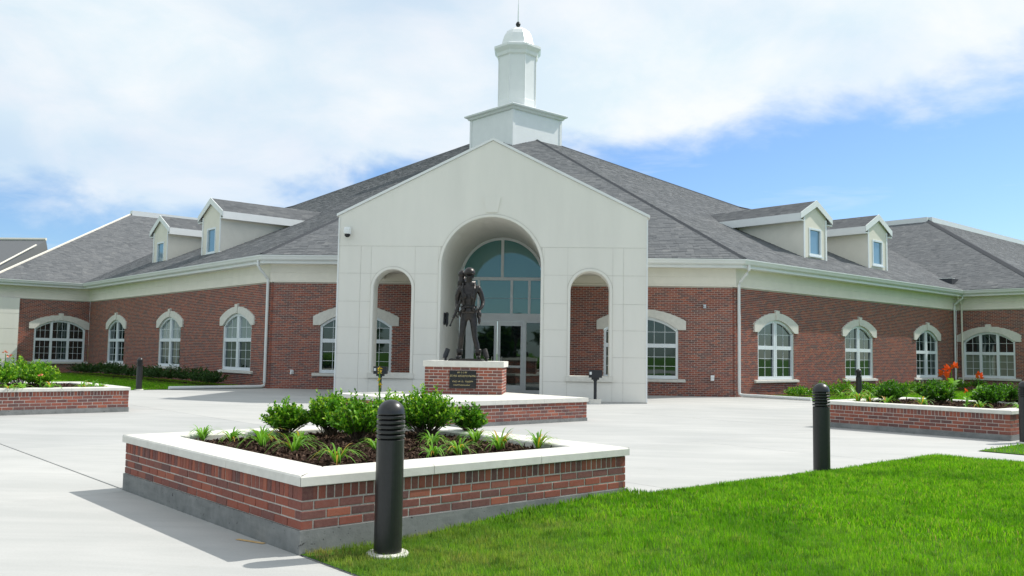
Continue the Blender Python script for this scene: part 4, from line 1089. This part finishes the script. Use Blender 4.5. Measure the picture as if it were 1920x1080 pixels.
# ------------------------------------------------------------------ statue
ST = thing('soldier_statue', 'dark bronze soldier statue with helmet, rucksack and lowered rifle standing on the brick pedestal', 'statue', (-2.28, 20.6, ZPED))
X0, Y0, Z0 = -2.27, 20.60, ZPED
mb = MB(); mb.prism(fpq, [(-.40, ZPED), (.40, ZPED), (.36, ZPED+.05), (-.36, ZPED+.05)], -1.05, -.35)
mb.build('base_plate', 'bronze', ST)
def skin(name, verts, edges, radii, parent, root_i=0, sub=2, mat='bronze'):
    me = bpy.data.meshes.new(name); base = Vector(parent['_base'])
    me.from_pydata([tuple(Vector((X0+v_[0], Y0+v_[1], Z0+v_[2]))-base) for v_ in verts], edges, [])
    me.materials.append(MAT[mat])
    o = bpy.data.objects.new(name, me); link(o, parent); o['_base'] = tuple(base)
    md = o.modifiers.new('skin', 'SKIN'); md.use_smooth_shade = True
    for i, r_ in enumerate(radii):
        sv = me.skin_vertices[0].data[i]; sv.radius = (r_, r_) if not isinstance(r_, tuple) else r_; sv.use_root = (i == root_i)
    s_ = o.modifiers.new('sub', 'SUBSURF'); s_.levels = sub; s_.render_levels = sub
    return o
# x right, y back (figure faces -y), z up from the plate; figure about 2.1 m tall
V = []; E_ = []; R = []
def pt(x, y, z, r_, link_to=None):
    V.append((x, y, z)); R.append(r_)
    if link_to is not None: E_.append((link_to, len(V)-1))
    return len(V)-1
pel = pt(0, 0, 1.08, (.155, .115)); wst = pt(0, 0, 1.28, (.145, .105), pel); bel = pt(0, -.01, 1.45, (.175, .125), wst); chs = pt(0, -.01, 1.62, (.195, .13), bel); nb = pt(0, .0, 1.74, (.10, .08), chs); nk = pt(0, -.01, 1.83, (.062, .062), nb); hd0 = pt(0, -.02, 1.92, (.083, .095), nk); hd1 = pt(0, -.015, 2.03, (.09, .10), hd0)
for s_, kx, ky, ax_, ay in ((-1, -.155, -.06, -.20, -.02), (1, .15, -.05, .245, -.05)):
    hp = pt(s_*.105, 0, 1.0, .095, pel); th = pt(s_*.125, -.03, .82, .088, hp); kn = pt(kx, ky, .56, .064, th); cf = pt((kx+ax_)/2, (ky+ay)/2+.02, .38, .068, kn); an = pt(ax_, ay, .15, .052, cf); bt = pt(ax_, ay-.02, .09, .056, an); toe = pt(ax_+s_*.03, ay-.17, .075, (.05, .038), bt); pt(ax_+s_*.035, ay-.22, .07, (.035, .028), toe)
# right arm (viewer's left): bent, hand on the rifle grip; left arm: elbow out, hand at the belt
sh = pt(-.215, .0, 1.69, .082, chs); ua = pt(-.275, .02, 1.52, .066, sh); el = pt(-.285, .04, 1.36, .052, ua); fa = pt(-.262, -.06, 1.22, .048, el); hr = pt(-.235, -.13, 1.13, .035, fa)
sh = pt(.215, .0, 1.69, .082, chs); ua = pt(.285, .02, 1.53, .064, sh); el = pt(.325, .03, 1.38, .052, ua); fa = pt(.31, -.07, 1.25, .048, el); hl = pt(.24, -.14, 1.17, .035, fa)
fig = skin('figure', V, E_, R, ST)
# hands with fingers
def hand(cx, cy, cz, sx_, d):
    for k in range(4):
        o_ = (k-1.5)*.021; L_ = (.075, .085, .08, .065)[k]
        skin('finger', [(cx, cy+o_*.2, cz-.0+o_), (cx+sx_*.02, cy-.035, cz+o_-.01), (cx+sx_*.045, cy-.045-L_*.2, cz+o_-.02), (cx+sx_*.055, cy-.02, cz+o_-.03)], [(0, 1), (1, 2), (2, 3)], [.014, .012, .011, .009], fig, sub=1)
    skin('thumb', [(cx-sx_*.01, cy, cz+.02), (cx-sx_*.01, cy-.04, cz+.045), (cx+sx_*.02, cy-.06, cz+.05)], [(0, 1), (1, 2)], [.015, .013, .010], fig, sub=1)
hand(-.225, -.145, 1.11, 1, 0); hand(.225, -.155, 1.16, -1, 0)
def stmb(): return MB()
Sx = lambda x, y, z: (X0+x, Y0+y, Z0+z)
def blob(mb, c, r_, seg=14, rings=8, zcut=-1):
    vs = []; n = 0
    for j in range(rings+1):
        t_ = math.pi*j/rings
        for k in range(seg):
            a = 2*math.pi*k/seg; vs.append(Sx(c[0]+r_[0]*math.sin(t_)*math.cos(a), c[1]+r_[1]*math.sin(t_)*math.sin(a), c[2]+r_[2]*max(zcut, math.cos(t_))))
    mb.add(vs, [(j*seg+k, j*seg+(k+1) % seg, (j+1)*seg+(k+1) % seg, (j+1)*seg+k) for j in range(rings) for k in range(seg)])
mb = stmb(); blob(mb, (0, -.01, 2.045), (.135, .155, .135), 20, 12, -.25); blob(mb, (0, -.02, 2.012), (.132, .155, .018), 20, 6); mb.build('helmet', 'bronze', ST, smooth=True)
mb = stmb(); mb.prism(Frame((X0, Y0-.115, Z0), (1, 0), (0, -1)), [(-.012, 1.97), (.012, 1.97), (.02, 1.925), (-.02, 1.925)], 0, .028)      # nose
for s_ in (-1, 1): blob(mb, (s_*.036, -.112, 1.975), (.014, .012, .009), 8, 5); blob(mb, (s_*.095, -.01, 1.955), (.012, .03, .04), 8, 5)
blob(mb, (0, -.112, 1.895), (.03, .01, .007), 8, 5); blob(mb, (0, -.10, 1.865), (.03, .02, .02), 8, 5); mb.build('face', 'bronze', fig, smooth=True)
mb = stmb(); mb.tube([Sx(-.095, -.07, 2.0), Sx(-.075, -.09, 1.88), Sx(0, -.09, 1.845), Sx(.075, -.09, 1.88), Sx(.095, -.07, 2.0)], .008, 6); mb.build('chin_strap', 'bronze', ST)
# rucksack with bedroll behind the right shoulder
mb = stmb(); blob(mb, (-.06, .24, 1.52), (.215, .13, .27), 16, 10); mb.build('rucksack', 'bronze', ST, smooth=True)
mb = stmb(); mb.tube([Sx(-.30, .22, 1.80), Sx(-.29, .22, 1.80), Sx(.12, .23, 1.79), Sx(.13, .23, 1.79)], [.05, .095, .095, .05], 14); pk = mb.build('bedroll', 'bronze', ST, smooth=True)
mb = stmb(); blob(mb, (-.19, .15, 2.03), (.10, .10, .095), 14, 8); mb.tube([Sx(-.19, .19, 1.72), Sx(-.19, .16, 2.0)], [.095, .085], 12); mb.build('stowed_gear', 'bronze', ST, smooth=True)
mb = stmb()
for s_ in (-1, 1): mb.tube([Sx(s_*.14, .15, 1.74), Sx(s_*.145, -.02, 1.80), Sx(s_*.14, -.14, 1.68), Sx(s_*.12, -.16, 1.45), Sx(s_*.10, -.12, 1.30)], .021, 6)
mb.build('strap', 'bronze', ST)
mb = stmb(); n_ = 24
vs = [Sx((.178+q)*math.cos(2*math.pi*k/n_), (.138+q)*math.sin(2*math.pi*k/n_), z) for q, z in ((0, 1.22), (.012, 1.225), (.012, 1.275), (0, 1.28)) for k in range(n_)]
mb.add(vs, [(j*n_+k, j*n_+(k+1) % n_, (j+1)*n_+(k+1) % n_, (j+1)*n_+k) for j in range(3) for k in range(n_)])
mb.build('belt', 'bronze', ST)
for c_, r_ in (((-.12, -.14, 1.20), (.045, .03, .055)), ((0, -.155, 1.25), (.045, .03, .025)), ((.12, -.14, 1.20), (.045, .03, .055)), ((.235, .03, 1.08), (.06, .07, .11)), ((.25, 0, .95), (.035, .05, .10)),
               ((-.19, .07, 1.10), (.05, .06, .09)), ((-.09, -.14, 1.5), (.055, .03, .07)), ((.09, -.14, 1.5), (.055, .03, .07))):
    mb = stmb(); blob(mb, c_, r_, 12, 7); mb.build('pouch', 'bronze', ST, smooth=True)
# jacket hem and boot tops
mb = stmb(); vs = [Sx(r_*1.0*math.cos(2*math.pi*k/n_), r_*.74*math.sin(2*math.pi*k/n_), z) for r_, z in ((.155, 1.25), (.17, 1.16), (.175, 1.10), (.168, 1.10), (.14, 1.2)) for k in range(n_)]
mb.add(vs, [(j*n_+k, j*n_+(k+1) % n_, (j+1)*n_+(k+1) % n_, (j+1)*n_+k) for j in range(4) for k in range(n_)]); mb.build('jacket_hem', 'bronze', ST, smooth=True)
for ax_, ay in ((-.197, -.02), (.24, -.05)):
    mb = stmb(); mb.tube([Sx(ax_, ay, .12), Sx(ax_-.003, ay+.01, .2), Sx(ax_, ay+.01, .26), Sx(ax_, ay+.01, .28)], [.062, .07, .08, .062], 12); mb.build('gaiter', 'bronze', ST, smooth=True)
# rifle pointing down
mb = stmb(); a = Vector(Sx(-.225, -.10, 1.30)); b = Vector(Sx(-.415, -.19, .79)); d = b-a
mb.tube([a, a+d*.02, a+d*.3, a+d*.32], [.032, .044, .040, .032], 8); mb.tube([a+d*.3, a+d*.62, a+d*.64], [.034, .030, .020], 8); mb.tube([a+d*.62, b], .017, 8); mb.tube([a+d*.92, b+d*.0], .024, 8)
mg = a+d*.42; mb.tube([mg, mg+Vector((.07, -.02, -.09))], [.022, .018], 6); mb.tube([a+d*.25, a+d*.25+Vector((.06, -.01, -.05))], .016, 6)
mb.tube([a-d*.22, a-d*.2, a], [.03, .04, .024], 8); mb.build('rifle', 'bronze', ST)

# ------------------------------------------------------------------ plants
def leaf(mb, p, d, nrm, L_, w_, tone):
    s_ = d.cross(nrm)
    if s_.length < 1e-4: s_ = Vector((1, 0, 0))
    s_ = s_.normalized()*w_; m_ = p+d*L_*.5+nrm*L_*.06
    mb.add([tuple(p), tuple(m_-s_), tuple(p+d*L_), tuple(m_+s_)], [(0, 1, 2, 3)], tone)
def bush_mesh(rx, h, nst, per, L_, w_, seed, tone_mu=.45, shoots=0):
    rnd = random.Random(seed); mb = MB(); st = MB()
    for k in range(nst+shoots):
        az = rnd.uniform(0, 2*math.pi); inc = math.acos(1-rnd.random()*1.05) if k < nst else rnd.uniform(.0, .5)
        dr = Vector((math.sin(inc)*math.cos(az), math.sin(inc)*math.sin(az), math.cos(inc)))
        sc = rnd.uniform(.72, 1.06)*(1+.13*math.sin(az*3+seed)) if k < nst else rnd.uniform(1.1, 1.35)
        base = Vector((rnd.gauss(0, rx*.12), rnd.gauss(0, rx*.12), h*.12)); tip = base+Vector((dr.x*rx*sc, dr.y*rx*sc, h*.42+dr.z*h*.50*sc))-Vector((0, 0, h*.12))
        mid = base.lerp(tip, .5)+Vector((dr.x*rx*.12, dr.y*rx*.12, 0)); pts = []
        if k % 3 == 0: st.tube([base-Vector((0, 0, h*.1)), mid, tip], [.006, .004, .002], 3)
        for j in range(per):
            t_ = .30+.72*(j+rnd.random())/per; t_ = min(1.0, t_)
            p = (base*(1-t_)**2+mid*2*t_*(1-t_)+tip*t_*t_)
            ax_ = (tip-mid).normalized(); a2 = rnd.uniform(0, 2*math.pi); o_ = ax_.orthogonal().normalized(); o2 = ax_.cross(o_); rad = o_*math.cos(a2)+o2*math.sin(a2)
            d = (ax_*rnd.uniform(.2, 1.0)+rad*rnd.uniform(.5, 1)+Vector((0, 0, .15))).normalized(); nr = (Vector((0, 0, 1))*.7+rad*.3+ax_*.4+Vector((rnd.gauss(0, .35), rnd.gauss(0, .35), 0))).normalized()
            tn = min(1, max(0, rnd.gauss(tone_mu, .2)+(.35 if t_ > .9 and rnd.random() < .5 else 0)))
            leaf(mb, p, d, nr, L_*rnd.uniform(.7, 1.25), w_*rnd.uniform(.8, 1.2), tn)
    return mb, st
def bush(x, y, z, rx, h, nst, per, L_, w_, seed, label, cat='shrub', group=None, mat='leaf_bush', mu=.45, name='shrub', shoots=0, stem=True):
    mb, st = bush_mesh(rx, h, nst, per, L_, w_, seed, mu, shoots); root = thing(name, label, cat, (x, y, z), group)
    for m_, nm, mt_ in ((mb, 'foliage', mat),)+(((st, 'stem', 'bark'),) if stem else ()):
        m_.v = [(a+x, b+y, c+z) for a, b, c in m_.v]
        m_.build(nm, mt_, root)
    return root
NB = [(-2.98, 9.42, .23, .38, 'round leafy shrub at the left of the near planter bed'), (-2.50, 9.45, .27, .50, 'taller shrub with a long top shoot, second from the left in the near planter'), (-2.07, 8.85, .26, .48, 'dense front shrub just left of the foreground bollard in the near planter'),
      (-1.50, 9.55, .35, .55, 'widest shrub right behind the foreground bollard in the near planter'), (-1.07, 10.05, .19, .35, 'small round dark shrub at the right end of the near planter row'), (-1.98, 9.95, .24, .46, 'shrub in the back corner of the near planter, behind the others')]
for i, (x, y, rx, h, lab) in enumerate(NB):
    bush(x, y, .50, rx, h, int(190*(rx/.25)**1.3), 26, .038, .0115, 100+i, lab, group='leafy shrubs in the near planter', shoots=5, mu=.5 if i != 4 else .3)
def lily(x, y, z, h, n, seed, label, group, name='daylily', cat='plant', w_=.009):
    rnd = random.Random(seed); mb = MB()
    for k in range(n):
        az = rnd.uniform(0, 6.283); L_ = h*1.55*rnd.uniform(.7, 1.25); out = rnd.uniform(.75, 1.4); pts = []
        dx, dy = math.cos(az), math.sin(az); sx_, sy_ = -dy*w_, dx*w_; seg = 6; vs = []
        for j in range(seg+1):
            t_ = j/seg; r_ = L_*.60*out*t_**1.2; zz = L_*(t_*1.15-.86*out*t_*t_); wj = (1-t_**2.5)*(.6+.4*min(1, t_*4))
            bx, by = x+rnd.gauss(0, .0)+dx*r_+dx*.015, y+dy*r_+dy*.015
            vs += [(bx-sx_*wj, by-sy_*wj, z+zz), (bx+sx_*wj, by+sy_*wj, z+zz)]
        tn = rnd.random()*.75 if rnd.random() > .10 else 1.0
        mb.add(vs, [(2*j, 2*j+1, 2*j+3, 2*j+2) for j in range(seg)], tn)
    o = mb.build(name, 'leaf_lily', base=(x, y, z)); tag(o, label, cat, group); return o
ords = ['first', 'second', 'third', 'fourth', 'fifth', 'sixth', 'seventh', 'eighth', 'ninth', 'tenth', 'eleventh', 'twelfth', 'thirteenth', 'fourteenth', 'fifteenth', 'sixteenth', 'seventeenth', 'eighteenth', 'nineteenth', 'twentieth']
NL = [(-3.66, 8.88, .19), (-3.33, 8.80, .16), (-3.10, 8.98, .17), (-2.86, 8.35, .24), (-2.43, 7.95, .21), (-1.87, 7.30, .20), (-1.72, 8.15, .18), (-1.15, 7.80, .17), (-.96, 8.05, .20), (-.62, 8.50, .24), (-.26, 8.78, .20), (-.92, 9.2, .2), (-1.30, 8.75, .18), (-2.62, 8.75, .15)]
order = sorted(range(len(NL)), key=lambda i: NL[i][0]/NL[i][1])
for rank, i in enumerate(order):
    x, y, h = NL[i]; lily(x, y, .495, h*1.0, 38, 300+i, 'strappy light green daylily clump in the near planter, %s from the left' % ords[rank], 'daylilies in the near planter')
# canna with faded yellow bloom in the near planter
def canna(x, y, z, h, flowers, label, seed, fm='flower_orange', leafn=6, fs=.05, group=None):
    rnd = random.Random(seed); root = thing('canna', label, 'flower', (x, y, z), group)
    mb = MB(); mb.tube([(x, y, z), (x+.01, y, z+h*.6), (x, y, z+h)], [.012, .009, .006], 6); mb.build('stem', 'leaf_lily', root)
    lf = MB()
    for k in range(leafn):
        az = rnd.uniform(0, 6.283); zz = z+h*(.1+.6*k/leafn); L_ = h*rnd.uniform(.35, .5); w_ = L_*.2; seg = 5; vs = []
        for j in range(seg+1):
            t_ = j/seg; wj = w_*math.sin(math.pi*min(1, .12+t_*.88))**.8; r_ = L_*t_*.75; hz = L_*(t_*.9-.55*t_*t_)
            cx, cy = x+math.cos(az)*r_, y+math.sin(az)*r_; vs += [(cx+math.sin(az)*wj, cy-math.cos(az)*wj, zz+hz+.15*wj), (cx, cy, zz+hz), (cx-math.sin(az)*wj, cy+math.cos(az)*wj, zz+hz+.15*wj)]
        lf.add(vs, [f_ for j in range(seg) for f_ in ((3*j, 3*j+1, 3*j+4, 3*j+3), (3*j+1, 3*j+2, 3*j+5, 3*j+4))], .3+.3*rnd.random())
    if leafn: lf.build('leaves', 'leaf_lily', root)
    for (fx, fz) in flowers:
        fl = MB()
        for k in range(9):
            d = Vector((rnd.gauss(0, 1), rnd.gauss(0, 1), rnd.gauss(.3, .8))).normalized(); n_ = d.orthogonal().normalized(); leaf(fl, Vector((x+fx, y, z+fz)), d, n_, fs*rnd.uniform(.8, 1.5), fs*.35, 0)
        fl.build('flower_head', fm, root)
canna(-1.96, 9.30, .50, .75, [(0, .74), (.0, .70), (-.01, .62), (.012, .57)], 'thin canna stem with faded yellow bloom rising above the near planter shrubs', 5, 'flower_yellow', 3, .028)
# right planter: shrubs, cannas, lilies
RB = [(6.75, 19.15, .33, .52), (7.70, 18.95, .36, .55), (8.45, 18.5, .34, .50), (8.05, 20.2, .40, .62), (9.0, 19.6, .36, .58), (7.15, 20.0, .38, .60), (9.55, 19.9, .34, .58), (8.75, 17.9, .0, .0)]
RB = [r_ for r_ in RB if r_[2]]; RBS = sorted(RB, key=lambda r_: r_[0]/r_[1])
for i, (x, y, rx, h) in enumerate(RBS): bush(x, y, .50, rx*.85, h*.84, 130, 20, .05, .016, 400+i, 'clipped dark green shrub in the right planter, %s from its left' % ords[i], group='shrubs in the right planter', mu=.15)
canna(8.05, 19.2, .50, .72, [(-.16, .66), (-.05, .74), (.06, .78), (-.12, .60)], 'tall canna with the highest orange flowers in the right planter', 11, 'flower_orange', 7, .10, 'cannas in the right planter')
canna(8.50, 19.0, .50, .62, [(.02, .64), (.04, .56)], 'shorter canna with one orange flower, to the right of the tallest', 12, 'flower_orange', 6, .09, 'cannas in the right planter')
canna(7.65, 17.6, .50, .35, [(0, .34)], 'low canna with a small orange bloom at the front of the right planter', 13, 'flower_orange', 6, .05, 'cannas in the right planter')
RL = [(6.35, 19.15, .28), (6.55, 18.7, .24), (7.1, 18.3, .26), (7.9, 17.6, .24), (8.6, 17.5, .24), (9.1, 18.0, .22), (6.2, 19.4, .42)]
RL.sort(key=lambda r_: r_[0]/r_[1])
for i, (x, y, h) in enumerate(RL): lily(x, y, .49, h, 26, 500+i, 'light green daylily on the rim of the right planter, %s from its left' % ords[i], 'daylilies in the right planter', w_=.014)
# left planter
LB = [(-11.45, 18.75, .38, .58), (-11.9, 18.1, .40, .62), (-12.3, 19.4, .40, .66), (-12.7, 18.2, .42, .62), (-11.95, 19.7, .36, .55)]
LB.sort(key=lambda r_: r_[0]/r_[1])
for i, (x, y, rx, h) in enumerate(LB): bush(x, y, .50, rx, h, 120, 20, .055, .018, 600+i, 'leafy green shrub in the left planter, %s from the left edge' % ords[i], group='shrubs in the left planter', mu=.55, shoots=8)
canna(-11.85, 18.2, .50, .75, [(-.02, .78), (.08, .70)], 'canna with a faded orange bloom at the left planter', 21, 'flower_pink', 6, .06, 'cannas in the left planter')
canna(-11.15, 18.35, .50, .28, [(0, .30)], 'low canna with a pink flower in the left planter', 22, 'flower_pink', 5, .05, 'cannas in the left planter')
LL_ = [(-11.25, 17.9, .22), (-10.95, 18.4, .24), (-10.6, 19.0, .24), (-10.55, 19.35, .22), (-11.4, 17.7, .22), (-10.3, 19.25, .2)]
LL_.sort(key=lambda r_: r_[0]/r_[1])
for i, (x, y, h) in enumerate(LL_): lily(x, y, .49, h, 26, 700+i, 'pale green daylily on the rim of the left planter, %s from the left edge' % ords[i], 'daylilies in the left planter', w_=.014)
# foundation shrubs
k = 0
for s_ in np.arange(1.5, 18.6, 1.02):
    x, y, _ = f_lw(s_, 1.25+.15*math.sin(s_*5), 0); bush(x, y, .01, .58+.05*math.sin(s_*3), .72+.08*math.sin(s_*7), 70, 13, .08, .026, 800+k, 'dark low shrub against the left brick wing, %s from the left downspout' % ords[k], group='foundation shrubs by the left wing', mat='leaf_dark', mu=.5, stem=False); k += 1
k = 0
for s_, h in ((1.75, .40), (2.6, .42), (3.75, .62), (4.7, .50), (5.7, .68), (6.7, .55), (7.7, .5), (8.8, .52), (9.8, .48), (10.9, .52), (12.0, .5), (13.2, .6), (14.3, .6), (15.5, .6), (16.7, .6), (17.8, .6)):
    x, y, _ = f_rw(s_, 1.25+.2*math.sin(s_*4), 0); bush(x, y, .01, .42, h, 60, 12, .07, .022, 900+k, 'small rounded shrub against the right brick wing, %s from the right downspout' % ords[k], group='foundation shrubs by the right wing', mat='leaf_bush', mu=.35 if k % 2 else .5, stem=False); k += 1
k = 0
for s_ in (3.1, 4.2, 5.2, 6.2, 7.2, 8.3, 9.3, 10.4, 11.5):
    x, y, _ = f_rw(s_, 2.3+.2*math.sin(s_*9), 0); lily(x, y, .01, .42, 22, 950+k, 'light green daylily before the right wing shrubs, %s from the right downspout' % ords[k], 'daylilies before the right wing', w_=.022); k += 1

for P, L_, lab in ((f_lw, 19.5, 'mulch bed under the shrubs of the left wing'), (f_rw, 18.2, 'mulch bed under the shrubs of the right wing')):
    mb = MB(); n_ = 60
    for i in range(n_+1):
        a = .9+(L_-.9)*i/n_; w_ = 2.3+.15*math.sin(i*.7)
        mb.v += [P(a, .02, .016), P(a, w_*.5, .05+.015*math.sin(i*2.1)), P(a, w_, .014)]
    for i in range(n_): mb.f += [(3*i, 3*i+1, 3*i+4, 3*i+3), (3*i+1, 3*i+2, 3*i+5, 3*i+4)]; mb.t += [.5, .4]
    tag(mb.build('mulch', 'mulch'), lab, 'mulch', kind='stuff')
# distant wood behind the camera, seen only as reflections in the window glass
mb = MB(); rnd = random.Random(3)
for t_ in range(26):
    ang = math.radians(215+170*t_/25); R0 = rnd.uniform(75, 110) if ang < 5.6 else rnd.uniform(60, 80); cx, cy = R0*math.cos(ang), R0*math.sin(ang); H = rnd.uniform(7, 10) if ang > 5.6 else rnd.uniform(3.5, 6)
    mb.tube([(cx, cy, -.1), (cx, cy, H*.5)], [.4, .2], 6, .1)
    for k in range(420):
        d = Vector((rnd.gauss(0, 1), rnd.gauss(0, 1), rnd.gauss(0, 1))).normalized()*rnd.uniform(.5, 1); p = Vector((cx+d.x*H*.55, cy+d.y*H*.55, H*.58+d.z*H*.42))
        leaf(mb, p, Vector((rnd.gauss(0, 1), rnd.gauss(0, 1), rnd.gauss(0, .6))).normalized(), Vector((rnd.gauss(0, .5), rnd.gauss(0, .5), 1)).normalized(), 2.0, .8, rnd.random())
o = mb.build('woodland', 'leaf_far'); tag(o, 'distant line of trees across the lawn, reflected in the windows', 'trees', kind='stuff')

for o in bpy.data.objects:
    if '_base' in o: del o['_base']
